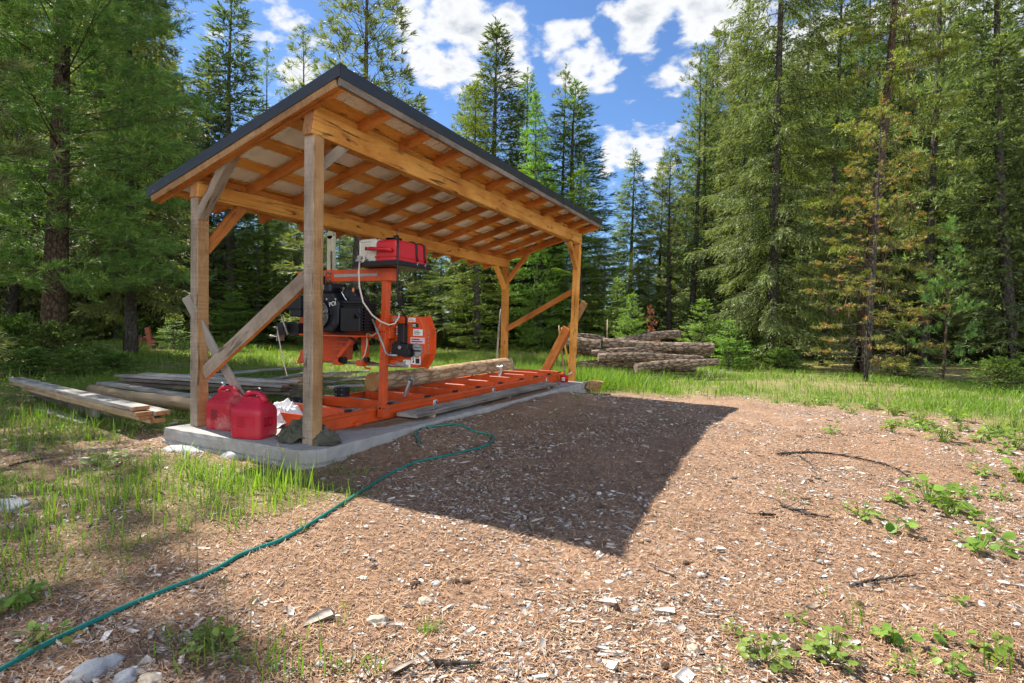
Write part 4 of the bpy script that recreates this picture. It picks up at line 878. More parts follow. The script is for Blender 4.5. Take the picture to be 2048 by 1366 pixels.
# ------------------------------------------------------------------ gas cans
def gas_can(label, loc, rz, faded):
    t = thing('gas_can', label, 'gas can', loc, rz, 'red gas cans on the slab')
    bm = bmesh.new(); wx, wy = 0.155, 0.125
    secs = [(0.0, .93, .92), (0.012, .985, .98), (0.03, 1, 1), (0.055, 1, 1), (0.085, 1, 1), (0.195, 1, 1), (0.222, 1, 1), (0.24, .985, .98), (0.262, .93, .9), (0.292, .80, .66), (0.325, .66, .44), (0.348, .52, .34)]
    rings = []
    cr = 0.045
    for z, sx, sy in secs:
        pts = []
        hx, hy = wx*sx, wy*sy; c = min(cr, hx*.7, hy*.7)
        for (cx, cy, a0) in ((hx-c, hy-c, 0), (-hx+c, hy-c, PI/2), (-hx+c, -hy+c, PI), (hx-c, -hy+c, 1.5*PI)):
            for k in range(5):
                a = a0+PI/2*k/4; pts.append((cx+c*math.cos(a), cy+c*math.sin(a), z))
        rings.append([bm.verts.new(p) for p in pts])
    n = 20; fcs = {}
    for i in range(len(rings)-1):
        for j in range(n): fcs[(i, j)] = bm.faces.new((rings[i][j], rings[i][(j+1) % n], rings[i+1][(j+1) % n], rings[i+1][j]))
    bm.faces.new(rings[0][::-1]); bm.faces.new(rings[-1])
    bm.normal_update()
    # grip pocket low on the +X side, shallow label panel on the -Y side, seam
    f = fcs[(4, 19)]; r = bmesh.ops.inset_region(bm, faces=[f], thickness=0.022); r2 = bmesh.ops.inset_region(bm, faces=[f], thickness=0.010)
    bmesh.ops.translate(bm, verts=list(f.verts), vec=(-0.040, 0, 0.0))
    f = fcs[(4, 14)]; bmesh.ops.inset_region(bm, faces=[f], thickness=0.010); bmesh.ops.inset_region(bm, faces=[f], thickness=0.004); bmesh.ops.translate(bm, verts=list(f.verts), vec=(0, 0.004, 0))
    for fc_ in bm.faces: fc_.smooth = True
    me = bpy.data.meshes.new('can_body'); bm.to_mesh(me); bm.free(); me.set_sharp_from_angle(angle=R_(28))
    o = link('can_body', me, M_redg if not faded else M_redf, t)
    bb = o.modifiers.new('bevel', 'BEVEL'); bb.width = 0.003; bb.segments = 2; bb.limit_method = 'ANGLE'; bb.angle_limit = R_(30)
    m = MB(); m.tube([(-0.095, 0, 0.300), (-0.088, 0, 0.345), (-0.060, 0, 0.372), (0.0, 0, 0.382), (0.055, 0, 0.374), (0.085, 0, 0.348), (0.105, 0, 0.30)], [0.030, 0.026, 0.022, 0.020, 0.022, 0.028, 0.036], 12)
    m.build('handle', M_redg if not faded else M_redf, t, 0, local=True)
    m = MB(); m.cyl((-0.02, 0.075, 0.28), (-0.022, 0.098, 0.335), 0.034, 0.030, 20); m.cyl((-0.022, 0.098, 0.335), (-0.022, 0.102, 0.350), 0.036, n=20); m.build('cap', M_yel if not faded else M_redg, t, 0.003, local=True)
    m = MB(); m.tube([(-0.022, 0.102, 0.350), (-0.03, 0.12, 0.385), (-0.07, 0.14, 0.395), (-0.12, 0.15, 0.385)] if not faded else [(-0.05, 0.10, 0.30), (-0.14, 0.11, 0.345), (-0.20, 0.12, 0.385), (-0.22, 0.12, 0.40)], [0.016, 0.017, 0.015, 0.012], 10); m.build('spout', M_blackp if not faded else M_blue, t, local=True)
    m = MB(); random.seed(5)
    yv = -wy+0.0022 if True else 0
    for r_ in range(7):
        z = 0.178-r_*0.0155; x = -0.07
        while x < 0.0:
            w = random.uniform(0.008, 0.022)
            m.box((x+w/2, yv, z), (w*0.85, 0.0016, 0.007)); x += w
    m.build('label_print', M_ink if faded else M_redk, t, local=True)
    return t
M_redk = mat_simple('embossed_red', (0.30, 0.008, 0.018), (0.34, 0.010, 0.02), 0.5, 9)
M_redf = mat_simple('faded_red_plastic', (0.36, 0.012, 0.026), (0.42, 0.020, 0.034), 0.5, 4, spec=0.3, dirt=(0.46, 0.24, 0.20), dscale=4, damt=0.8)
gas_can('dusty faded red gas can beside the short grey post, blue spout', (-1.205, 0.115, 0.0), R_(6), True)
gas_can('clean bright red gas can with a black spout nearest the slab front edge', (-0.685, -0.005, 0.0), R_(12), False)

# ------------------------------------------------------------------ olive cloth, bag, black boxes
def crumple(name, c, sx, sy, h, mat, label, cat, seed, fold=1.0, sub=70, droop=0.25, peak=(0, 0)):
    V = []; N_ = sub
    for i in range(N_+1):
        for j in range(N_+1):
            u, v = i/N_*2-1, j/N_*2-1
            rad = math.sqrt(u*u+v*v)
            a = math.atan2(v, u)
            edge = 1+0.16*math.sin(3*a+seed)+0.10*math.sin(5*a+2*seed)+0.05*math.sin(9*a)
            if rad > 1e-6:
                m_ = max(abs(u), abs(v))/rad          # square to disc
                uu, vv = u*m_*edge, v*m_*edge
            else: uu = vv = 0
            x, y = uu*sx, vv*sy
            q = math.hypot(uu-peak[0], vv-peak[1])
            env = max(0.0, 1-q*q*0.9)**1.2
            n1_ = abs(mnoise.noise(Vector((x*11+seed, y*8, 0.3))))*1.6; n2_ = abs(mnoise.noise(Vector((x*24+seed, y*20, 2.3))))*1.3
            rid = (0.55-n1_)*0.55+(0.4-n2_)*0.25
            z = h*env*(0.85+0.5*fold*rid)+0.022*fold*max(0, rid+0.2)+0.006
            V.append((c[0]+x+0.02*fold*mnoise.noise(Vector((x*8, y*8, seed+5))), c[1]+y+0.02*fold*mnoise.noise(Vector((x*8, y*8, seed+9))), c[2]+max(0.004, z)))
    I_ = np.arange((N_+1)**2).reshape(N_+1, N_+1)
    F = np.stack([I_[:-1, :-1], I_[1:, :-1], I_[1:, 1:], I_[:-1, 1:]], -1).reshape(-1, 4)
    o = link(name, npmesh(name, V, F, None, True), mat)
    s_ = o.modifiers.new('solid', 'SOLIDIFY'); s_.thickness = 0.004; s_.offset = 0
    return tag(o, label, cat)
crumple('canvas_sheet', (-0.17, 0.13, 0.0), 0.30, 0.19, 0.15, M_olive, 'crumpled olive green canvas heaped round the foot of the tall post', 'canvas', 2.0, 1.6, 130, peak=(-0.15, 0.05))
crumple('plastic_bag', (-0.93, 0.52, 0.0), 0.24, 0.20, 0.20, M_bag, 'crumpled white plastic bag behind the bright red gas can', 'bag', 6.0, 1.6, 90)
def batt(loc, rz, s, label, plate):
    t = thing('black_box', label, 'box', loc, rz)
    m = MB(); m.box((0, 0, s[2]/2), s); m.build('box_body', M_blackp, t, 0.006, local=True)
    m = MB()
    for q in (-0.3, 0.3): m.cyl((q*s[0], -s[1]/2+0.001, s[2]*0.25), (q*s[0], -s[1]/2-0.004, s[2]*0.25), 0.007, n=10); m.cyl((q*s[0], -s[1]/2+0.001, s[2]*0.75), (q*s[0], -s[1]/2-0.004, s[2]*0.75), 0.007, n=10)
    m.build('bolt', M_dull, t, local=True)
    if plate: m = MB(); m.box((-0.02, -s[1]/2-0.002, s[2]*0.36), (0.07, 0.003, s[2]*0.55)); lb = m.build('label', M_white, t, local=True); m = MB(); m.tube([(-0.04, -s[1]/2-0.005, s[2]*0.2), (-0.03, -s[1]/2-0.005, s[2]*0.4), (-0.01, -s[1]/2-0.005, s[2]*0.5), (-0.035, -s[1]/2-0.005, s[2]*0.55)], 0.004, 6); m.build('label_print', M_ink, lb, local=True)
p = bp(603, 800, 0.10)
batt((-1.14, 0.90, 0.05), R_(5), (0.15, 0.12, 0.17), 'black box with a white label beside the mill bed left of the tall post', True)
batt((-1.02, 1.37, 0.175), R_(8), (0.13, 0.11, 0.105), 'plain black steel box on the mill bed beside the log end', False)

# ------------------------------------------------------------------ boards leaning on posts
def lean(name, p0, p1, w, h, up, mats, label, cat='board', side=None, group=None):
    o = timber(name, None, p0, p1, w, h, up, mats, side, 10, 0.003, 0.004); return tag(o, label, cat, group)
lean('leaning_board', (-1.14, 0.36, 0.02), (-1.605, -0.035, 1.21), 0.028, 0.085, (1, 0.3, 0), [W_silv, W_tan], 'thin grey board leaning across the short near post')
lean('leaning_board', (-0.90, 6.36, -0.2), (-0.27, 6.30, 0.98), 0.045, 0.14, (1, 0, 0), [W_raft, W_post], 'cracked brown board leaning against the far tall post, lower and wider one')
lean('leaning_board', (-0.78, 6.42, 0.0), (0.055, 6.36, 1.46), 0.035, 0.125, (1, 0, 0), [W_post, W_raft], 'long brown board behind the far tall post with its top sticking out')
def pole(name, p0, p1, r, mt, label, cat='tool'):
    m = MB(); p0, p1 = Vector(p0), Vector(p1); pts = [p0.lerp(p1, i/6)+Vector((0.006*math.sin(i*1.3), 0, 0)) for i in range(7)]; m.tube(pts, [r*1.1, r, r, r*0.95, r, r*1.05, r*0.9], 10); return m
def tool_handle(nm, p0, p1, r, mt, label, blade):
    t = thing(nm, label, 'tool', tuple(p0)); m = pole(nm, p0, p1, r, mt, label); m.build('handle', mt, t)
    m = MB(); q = Vector(p0); m.box(q+Vector((0, 0, 0.03)), (0.14, 0.02, 0.10)); m.build('blade', M_dull, t, 0.006)
tool_handle('garden_tool', (-0.30, 6.43, -0.18), (-0.47, 6.40, 1.02), 0.017, W_tan, 'grey brown tool handle leaning by the far tall post', 1)
tool_handle('garden_tool', (-0.16, 6.47, -0.18), (-0.42, 6.42, 0.98), 0.017, M_yel, 'yellow tool handle leaning by the far tall post', 1)
m = pole('p', (-1.69, 6.15, -0.2), (-1.62, 6.2, 1.32), 0.018, W_silv, ''); tag(m.build('grey_pole', W_silv), 'thin grey pole standing beside the far short post', 'pole')
lean('short_stick', (-1.30, 6.42, -0.25), (-1.46, 6.36, 0.35), 0.02, 0.05, (1, 0, 0), [W_silv], 'short grey stick leaning on the far short post foot', 'stick')

# ------------------------------------------------------------------ bucket, wood block at the slab's far corner
t = thing('scoop_bucket', 'small red tub with a white scoop handle by the far tall post', 'tub', (-0.15, 5.93, 0.0))
m = MB()
prof = [(0.062, 0.0), (0.066, 0.004), (0.078, 0.11), (0.083, 0.118), (0.083, 0.124), (0.076, 0.124), (0.070, 0.02)]
n = 28; vs = []; fs = []
for r, z in prof:
    for k in range(n): a = 2*PI*k/n; vs.append((-0.15+r*math.cos(a), 5.93+r*math.sin(a), z))
for i in range(len(prof)-1):
    for k in range(n): fs.append((i*n+k, i*n+(k+1) % n, (i+1)*n+(k+1) % n, (i+1)*n+k))
fs.append(tuple(range((len(prof)-1)*n, len(prof)*n)))
m.add(vs, fs, 0, True); m.build('tub_body', M_red, t)
m = MB()
for r_ in range(3):
    for q in range(5): a = -1.75+q*0.16; m.box((-0.15+0.0765*math.cos(a), 5.93+0.0765*math.sin(a), 0.085-r_*0.022), (0.012, 0.004, 0.012), 0, a+PI/2)
m.build('label_print', M_white, t)
m = MB(); m.tube([(-0.14, 5.93, 0.07), (-0.09, 5.93, 0.125), (-0.01, 5.94, 0.185)], [0.03, 0.012, 0.010], 8); m.build('scoop', M_white, t)
m = MB(); m.prism([(0.19, 6.10, -0.10), (0.40, 6.18, -0.16), (0.47, 6.24, 0.0), (0.28, 6.18, 0.02), (0.21, 6.15, -0.01)], (-0.06, 0.22, 0.01))
tag(m.build('wood_chunk', [W_post], None, 0.006), 'brown wood chunk resting at the far corner of the slab', 'wood chunk')

# ------------------------------------------------------------------ garden hose
hp = [(840, 893), (836, 880), (831, 869), (848, 857), (880, 853.5), (915, 853), (950, 857), (975, 865), (987, 876), (978, 890), (955, 899), (925, 906), (895, 913), (865, 919), (838, 925), (808, 937), (775, 953), (735, 978), (700, 1000), (655, 1030), (610, 1058), (560, 1085), (520, 1100), (480, 1115), (450, 1133), (415, 1152), (370, 1170), (330, 1186), (290, 1203), (250, 1220), (190, 1248), (130, 1276), (95, 1293), (60, 1312), (20, 1336), (-40, 1370), (-140, 1430)]
ctl = [on(*q)+Vector((0, 0, 0.012)) for q in hp]
def smooth(pts, k=6):
    out = []
    for i in range(len(pts)-1):
        p0, p1, p2, p3 = pts[max(i-1, 0)], pts[i], pts[i+1], pts[min(i+2, len(pts)-1)]
        for s in range(k):
            t = s/k; out.append(0.5*((2*p1)+(p2-p0)*t+(2*p0-5*p1+4*p2-p3)*t*t+(3*p1-p0-3*p2+p3)*t*t*t))
    out.append(pts[-1]); return out
hs_ = thing('garden_hose', 'teal green garden hose looping over the bark litter from the slab', 'hose', tuple(ctl[0]))
m = MB(); m.tube(smooth(ctl), 0.0105, 12); m.build('hose_pipe', M_teal, hs_)
m = MB(); q = ctl[0]; m.cyl(q, q+Vector((0.035, -0.02, 0.0)), 0.013, n=14); m.cyl(q+Vector((0.035, -0.02, 0)), q+Vector((0.06, -0.034, 0)), 0.010, n=14); m.build('coupling', M_dull, hs_)

# ------------------------------------------------------------------ lumber left of the shed
def board(p0, p1, w, h, mats, label, group, side=None, name='board', wob=0.004):
    o = timber(name, None, p0, p1, w, h, (0, 0, 1), mats, side, 16, wob, 0.004, ends=(1 if len(mats) > 1 else 0)); return tag(o, label, 'board', group)
Z0 = 0.06
A = bp(33, 758, 0.12); B = bp(283, 812, 0.12)
A = Vector((A[0], A[1], 0)); B = Vector((B[0], B[1], 0))
A = B+(A-B).normalized()*min((A-B).length, 4.9)
dd = (B-A).normalized(); pr = Vector((-dd.y, dd.x, 0))
G1 = 'boards stacked at the left front'
WS = [W_silv, W_end]; WT = [W_tan, W_end]; WD = [W_dark, W_dark]
def gb(a, b, off, z, w, h, mats, label, grp=G1, sh0=0.0, sh1=0.0):
    return board(a+dd*sh0+pr*off+Vector((0, 0, z)), b+dd*sh1+pr*off+Vector((0, 0, z-0.02)), w, h, mats, label, grp)
gb(A, B, 0.0, 0.115, 0.16, 0.042, WS, 'pale silver board on top of the left front stack')
gb(A, B, 0.005, 0.070, 0.15, 0.040, WT, 'tan board second from the top of the left front stack', sh0=0.10, sh1=0.06)
gb(A, B, 0.03, 0.027, 0.15, 0.040, WT, 'tan board third from the top of the left front stack', sh0=0.4, sh1=0.03)
gb(A, B, 0.16, 0.060, 0.14, 0.042, WS, 'grey board tucked behind the left front stack', sh0=0.3, sh1=0.10)
gb(A, B, 0.12, -0.02, 0.15, 0.042, [W_tan, W_end], 'tan board at the bottom of the left front stack', sh0=0.8, sh1=0.08)
C0 = on(62, 792); D0 = on(192, 842)
C0 = D0+(C0-D0).normalized()*min((C0-D0).length, 2.9)
b_ = board(C0+Vector((0, 0, .10)), D0+Vector((0, 0, .10)), 0.07, 0.13, [W_dark, W_silv], 'dark grey beam lying in front of the left board stack', None)
b_ = board(C0+Vector((.25, .1, .03)), D0+Vector((.1, .10, .01)), 0.10, 0.06, [W_dark, W_dark], 'dark rotten board under the grey beam on the left', None)
C1 = on(75, 820); D1 = on(178, 850)
board(C1+Vector((0, 0, .02)), D1+Vector((0, 0, .02)), 0.14, 0.03, [W_silv], 'flat silver board half hidden in the low plants on the left', None)
# second stack, behind: runs behind the short post
P0 = bp(248, 742, 0.16); P1 = bp(600, 770, 0.10)
P0 = Vector((P0[0], P0[1], 0)); P1 = Vector((P1[0], P1[1], 0)); P0 = P1+(P0-P1).normalized()*min((P0-P1).length, 5.2)
d2 = (P1-P0).normalized(); p2 = Vector((-d2.y, d2.x, 0)); G2 = 'weathered boards stacked behind the short near post'
rr = random.Random(8)
lab2 = ['weathered board on top of the rear board stack', 'split grey board lying near the top of the rear stack', 'dark board midway down the rear board stack', 'dark board on the front side of the rear stack', 'brown board at the back side of the rear stack', 'lowest dark board of the rear stack']
for i, (off, z, w, h, mm) in enumerate([(0.0, 0.135, 0.17, 0.035, WS), (-0.16, 0.105, 0.15, 0.035, WS), (0.02, 0.085, 0.18, 0.04, WD), (-0.15, 0.05, 0.16, 0.045, WD), (0.2, 0.06, 0.15, 0.04, WT), (-0.02, -0.01, 0.30, 0.06, WD)]):
    sw = p2*rr.uniform(-.12, .12)
    board(P0+p2*off+sw+d2*rr.uniform(0, .5)+Vector((0, 0, z)), P1+p2*off-sw-d2*rr.uniform(0, .3)+Vector((0, 0, z)), w, h, mm, lab2[i], G2)
R0 = bp(186, 775, 0.0); R1 = bp(380, 803, 0.0); R0 = Vector((R0[0], R0[1], 0)); R1 = Vector((R1[0], R1[1], 0)); R1 = R1+(R1-R0).normalized()*0.6
place_log(R0+Vector((0, 0, -0.03)), R1+Vector((0, 0, -0.05)), 0.075, 0.085, 21, [W_tan, M_logdk], 'peeled_pole', 'smooth tan peeled pole lying between the two board stacks', 'pole', bump=0.02, rings=30)
board(R0+Vector((-.3, .25, .02)), R1+Vector((-.3, .28, .0)), 0.14, 0.04, [W_silv, W_dark], 'grey board lying just behind the tan peeled pole', None)
labs = ['thin grey slab board fanning out behind the tall post', 'pale grey slab board crossing the fanned boards', 'brown edged board fanned out to the right', 'grey board with bark edge at the far side of the fan', 'short grey board in the low plants by the mill bed', 'thin dark board beneath the fanned boards', 'narrow silver board at the right end of the fan', 'long dark slab board lying furthest back']
fan = [((395, 752), (560, 738), .16, .13, WS), ((470, 772), (640, 742), .18, .10, WS), ((540, 762), (700, 748), .14, .12, WT), ((600, 752), (735, 742), .10, .14, WS), ((655, 775), (725, 770), .02, .14, WS), ((420, 790), (600, 765), .06, .16, WD), ((640, 765), (745, 752), .04, .12, WS), ((400, 745), (640, 735), .02, .20, WD)]
for (a, b, z, w, mm), lb in zip(fan, labs):
    p0, p1 = bp(*a, z-0.1), bp(*b, z-0.1)
    v0, v1 = Vector(p0), Vector(p1); L_ = (v1-v0).length
    if L_ > 4.2: v0 = v1+(v0-v1)*(4.2/L_)
    v0.z = max(v0.z, gz1(v0.x, v0.y)+0.03); v1.z = max(v1.z, gz1(v1.x, v1.y)+0.03)
    board(v0, v1, w, 0.032, mm, lb, 'loose boards fanned out left of the mill', wob=0.006)

# ------------------------------------------------------------------ log pile
LM = [M_logbark, M_logdk]; LP = [M_logbark, M_logpale]
def D_at(px, py, D):
    return Vector(CAM+ray(px, py)*D)
pile = [((1122, 668), (1215, 679), 13.9, 14.6, .085, .075, LM, 'thin dark log at the back left of the log pile'),
        ((1235, 681), (1359, 667), 14.2, 14.9, .10, .115, LM, 'short log tilted up on top of the log pile'),
        ((1130, 684), (1201, 688), 13.9, 13.7, .125, .125, LP, 'pale barked log with a white sawn end on the pile'),
        ((1206, 688), (1428, 697), 14.0, 13.5, .135, .130, LM, 'longest log on the pile with its thick end at the right'),
        ((1182, 705), (1347, 700), 13.6, 13.8, .085, .080, LM, 'slim log under the longest log of the pile'),
        ((1196, 713), (1408, 716), 13.3, 13.4, .100, .088, LM, 'long straight log in the middle of the pile'),
        ((1270, 735), (1435, 722), 12.9, 13.3, .115, .090, LM, 'lowest front log rising toward the right of the pile'),
        ((1160, 728), (1285, 727), 13.7, 13.6, .09, .09, LM, 'dark log low down at the left of the pile'),
        ((1275, 729), (1375, 727), 13.6, 13.6, .06, .06, LM, 'thin short log low in the middle of the pile'),
        ((1330, 702), (1420, 706), 14.1, 14.2, .11, .11, LM, 'hidden log behind the right end of the pile'),
        ((1140, 700), (1290, 712), 14.5, 14.3, .12, .12, LM, 'shaded log at the back of the pile'),
        ((1210, 733), (1390, 735), 14.1, 14.2, .12, .11, LM, 'bottom log at the back of the pile')]
for i, (a, b, d0, d1, ra, rb, mm, lb) in enumerate(pile):
    place_log(D_at(a[0], a[1], d0), D_at(b[0], b[1], d1), ra, rb, 30+i, mm, 'log', lb, 'log', 'logs in the log pile', n=22, rings=50, bump=0.09, bend=0.03)
v0, v1 = on(1305, 757), on(1400, 753)
board(v0+Vector((0, 0, .03)), v1+Vector((0, 0, .03)), 0.10, 0.03, [W_silv], 'thin grey board on the ground in front of the log pile', None)
m = MB(); q = on(1213, 690); q = Vector((D_at(1214, 675, 14.9))); m.cyl((q.x, q.y, gz1(q.x, q.y)), (q.x, q.y, q.z+0.50), 0.025, 0.018, 8); tag(m.build('wooden_stake', W_tan), 'upright tan stake behind the log pile', 'stake')
rr = random.Random(77)
m = MB()
for k in range(90):
    q = on(1400+rr.gauss(0, 45), 744+rr.gauss(0, 8)); a = rr.uniform(0, PI); L_ = rr.uniform(0.1, 0.5)
    m.bar(q+Vector((0, 0, .02)), q+Vector((L_*math.cos(a), L_*math.sin(a), .02+rr.uniform(0, .06))), rr.uniform(.012, .04), .01)
tag(m.build('bark_debris', W_silv), None, None, None, 'stuff')

# ------------------------------------------------------------------ rusty machine at the back left
q = Vector(atD(302, 21.0)+(0,)); q.z = gz1(q.x, q.y)
t = thing('rusty_implement', 'rusty red farm implement with a tilted frame left in the grass', 'implement', tuple(q), R_(20))
def loc(p): return Vector(p)
m = MB(); m.bar((0.0, 0, 0.05), (-0.16, 0, 0.80), 0.20, 0.08, (0, 1, 0)); m.build('upright_frame', M_rust, t, 0.006, local=True)
m = MB(); m.bar((-0.50, 0, 0.38), (0.0, 0, 0.46), 0.06, 0.06); m.bar((-0.45, 0.0, 0.0), (-0.40, 0, 0.40), 0.04, 0.04, (0, 1, 0)); m.bar((0.02, 0, 0.0), (0.16, 0, 0.30), 0.16, 0.06, (0, 1, 0)); m.build('draw_bar', M_rust, t, 0.004, local=True)
m = MB(); m.box((-0.44, 0, 0.45), (0.22, 0.12, 0.10)); m.box((0.17, 0.0, 0.10), (0.14, 0.16, 0.18)); m.build('engine_block', M_black, t, 0.01, local=True)
m = MB(); m.tube([(-0.45+0.17*math.cos(a), 0.06, 0.17+0.17*math.sin(a)) for a in np.linspace(0, 2*PI, 25)[:-1]], 0.015, 8, close=True); m.build('wheel', M_rust, t, local=True)

# ------------------------------------------------------------------ stones
def rock(name, p, s, seed, mt, label, cat='rock', group=None, rz=0):
    bm = bmesh.new(); bmesh.ops.create_icosphere(bm, subdivisions=4, radius=1.0)
    for v in bm.verts:
        c = v.co.copy(); f = 1+0.30*mnoise.noise(c*1.3+Vector((seed, 0, 0)))+0.14*mnoise.noise(c*3.1+Vector((0, seed, 0)))+0.05*mnoise.noise(c*8+Vector((0, 0, seed)))
        v.co = Vector((c.x*s[0]*f, c.y*s[1]*f, c.z*s[2]*f))
    for f in bm.faces: f.smooth = True
    me = bpy.data.meshes.new(name); bm.to_mesh(me); bm.free(); o = link(name, me, mt); o.location = p; o.rotation_euler = (0, 0, rz); return tag(o, label, cat, group)
q = on(185, 1345); rock('rock', q+Vector((0, 0, .0)), (.050, .075, .034), 1.5, M_rock, 'grey white veined rock at the very front left')
q = on(252, 1362); rock('rock', q+Vector((0, 0, .005)), (.035, .030, .028), 3.5, M_rock, 'small grey rock beside the veined rock at the front')
q = on(300, 1362); rock('rock', q, (.045, .028, .018), 5.5, M_tanrock, 'flat tan stone at the front edge left of the grass clump')
q = on(756, 1243); rock('pebble', q+Vector((0, 0, .004)), (.042, .026, .017), 0.2, M_tanrock, 'oval grey tan river stone on the litter', 'stone', None, 0.6)
q = on(849, 1205); rock('pebble', q+Vector((0, 0, .004)), (.032, .026, .015), 0.8, M_tanrock, 'round orange tan river stone uphill of the oval one', 'stone')
q = on(1275, 1112); rock('pebble', on(1386, 1300)+Vector((0, 0, .004)), (.022, .020, .014), 1.8, M_tanrock, 'small pale round stone in the lower middle of the litter', 'stone')
q = on(1702, 938); rock('rock', q, (.05, .03, .022), 2.8, M_tanrock, 'pale stone by the dead branch on the right', 'stone')
q = on(365, 900); rock('flat_rock', q+Vector((0, 0, -.01)), (.22, .10, .040), 4.2, M_rock, 'flat grey rock wedged under the front left of the slab')
q = on(450, 915); rock('flat_rock', q+Vector((0.05, 0.06, -.03)), (.14, .09, .08), 6.1, M_rock, 'blocky grey rock under the slab front behind the grass')
q = on(20, 1010); rock('flat_rock', q, (.12, .08, .03), 7.7, M_rock, 'pale grey rock at the left edge of the dirt')
q = on(1195, 776); 
# dead branches on the yard
def branch(pts, r, label, twigs=8, seed=0):
    rr = random.Random(seed); P = smooth([on(*p)+Vector((0, 0, r+0.004)) for p in pts], 5); m = MB()
    m.tube(P, [r*(1-0.7*i/len(P)) for i in range(len(P))], 7)
    for k in range(twigs):
        i = rr.randrange(1, len(P)-1); a = rr.uniform(0, 2*PI); L_ = rr.uniform(.04, .16)
        m.tube([P[i], P[i]+Vector((L_*.5*math.cos(a), L_*.5*math.sin(a), rr.uniform(0, .02))), P[i]+Vector((L_*math.cos(a), L_*math.sin(a), rr.uniform(0, .03)))], [r*.4, r*.3, r*.12], 5)
    o = m.build('dead_branch', M_barkg); tag(o, label, 'branch')
branch([(1555, 911), (1620, 908), (1680, 913), (1740, 925), (1790, 940), (1815, 955)], .012, 'long thin dead branch on the yard at the right', 26, 1)
branch([(1563, 1015), (1610, 1030), (1660, 1040)], .012, 'short dark dead branch below the long one', 8, 2)
branch([(1520, 1033), (1552, 1034)], .011, 'stubby dark stick on the litter right of the shadow', 2, 3)
branch([(1600, 915), (1620, 930), (1632, 950)], .007, 'forked dead twig branching below the long branch', 5, 4)
branch([(1700, 1176), (1750, 1165), (1830, 1155)], .008, 'thin dead twig in the lower right litter', 8, 5)
branch([(870, 1333), (900, 1336), (960, 1334)], .012, 'bleached stick at the bottom of the litter', 1, 6)
branch([(20, 935), (60, 925), (110, 918)], .010, 'thin twig on the dirt at the left', 3, 7)

# ------------------------------------------------------------------ bark chips, pebbles and needles lying on the yard
def norm(v): return v/np.maximum(np.linalg.norm(v, axis=-1, keepdims=True), 1e-9)
def sample_view(n, dmin, dmax, power=1.0, spread=1.15):
    """points on the ground in front of the camera, denser close by"""
    u = rng.random(n); D = dmin*(dmax/dmin)**(u**power); X = rng.uniform(-spread, spread, n)*D*0.96
    fx_, fy_ = CF[0]/np.hypot(CF[0], CF[1]), CF[1]/np.hypot(CF[0], CF[1])
    return CAM[0]+fx_*D+fy_*X, CAM[1]+fy_*D-fx_*X, D
def in_slab(x, y): return (x > SX0-0.02) & (x < SX1+0.03) & (y > SY0-0.03) & (y < SY1+0.02)
def bare(x, y): return 1-cover(x, y)
M_chips = mat_tint('bleached_bark_chips', [(0.0, (0.10, 0.070, 0.050)), (0.22, (0.24, 0.175, 0.13)), (0.5, (0.42, 0.35, 0.29)), (0.8, (0.58, 0.51, 0.44)), (1.0, (0.68, 0.63, 0.57))], 0.85, 0, 55, 0.35)
x, y, D = sample_view(125000, 1.15, 15, 0.80)
k = ~in_slab(x, y) & (rng.random(len(x)) < (0.12+0.88*bare(x, y))*np.where(y > 8, 0.25, 1)) & (rng.random(len(x)) < 0.14+0.86*sst(-0.5, 0.5, vnoise(x, y, 1.9, 11)))
x, y, D = x[k], y[k], D[k]; n = len(x)
ln = 0.0072*np.exp(rng.normal(0, 0.55, n))*(1+0.08*D); wd = ln*rng.uniform(0.18, 0.58, n); th = wd*rng.uniform(0.15, 0.4, n)
big = rng.random(n) < 0.010; ln = np.where(big, ln*2.0, ln); wd = np.where(big, wd*1.5, wd)
az = rng.normal(-0.25, 0.75, n)+np.where(rng.random(n) < 0.25, rng.uniform(0, 3, n), 0); tilt = rng.normal(0, 0.16, n); roll = rng.normal(0, 0.28, n)
ca, sa = np.cos(az+R_(27)), np.sin(az+R_(27))
ax = np.stack([ca*np.cos(tilt), sa*np.cos(tilt), np.sin(tilt)], -1); sd = np.stack([-sa*np.cos(roll), ca*np.cos(roll), np.sin(roll)], -1); up = np.cross(ax, sd)
c0 = np.stack([x, y, gz(x, y)+th*0.5+0.002], -1)
cn = []
for (a, b, u) in ((-1, -1, -1), (-1, 1, -1), (1, 1, -1), (1, -1, -1), (-1, -1, 1), (-1, 1, 1), (1, 1, 1), (1, -1, 1)):
    ja = a*rng.uniform(0.45, 1.0, n); jb = b*rng.uniform(0.15, 1.0, n)
    cn.append(c0+ax*(ja*ln)[:, None]+sd*(jb*wd)[:, None]+up*(u*th)[:, None])
V = np.stack(cn, 1).reshape(-1, 3)
FB = np.array([(4, 5, 6, 7)[::-1], (0, 1, 5, 4), (1, 2, 6, 5), (2, 3, 7, 6), (3, 0, 4, 7)])
F = (np.arange(n)[:, None, None]*8+FB[None]).reshape(-1, 4)
tn = np.clip(rng.normal(0.66, 0.25, n), 0, 1)
o = link('bark_chips', npmesh('bark_chips', V, F, np.repeat(tn, 8)), M_chips); o['kind'] = 'stuff'

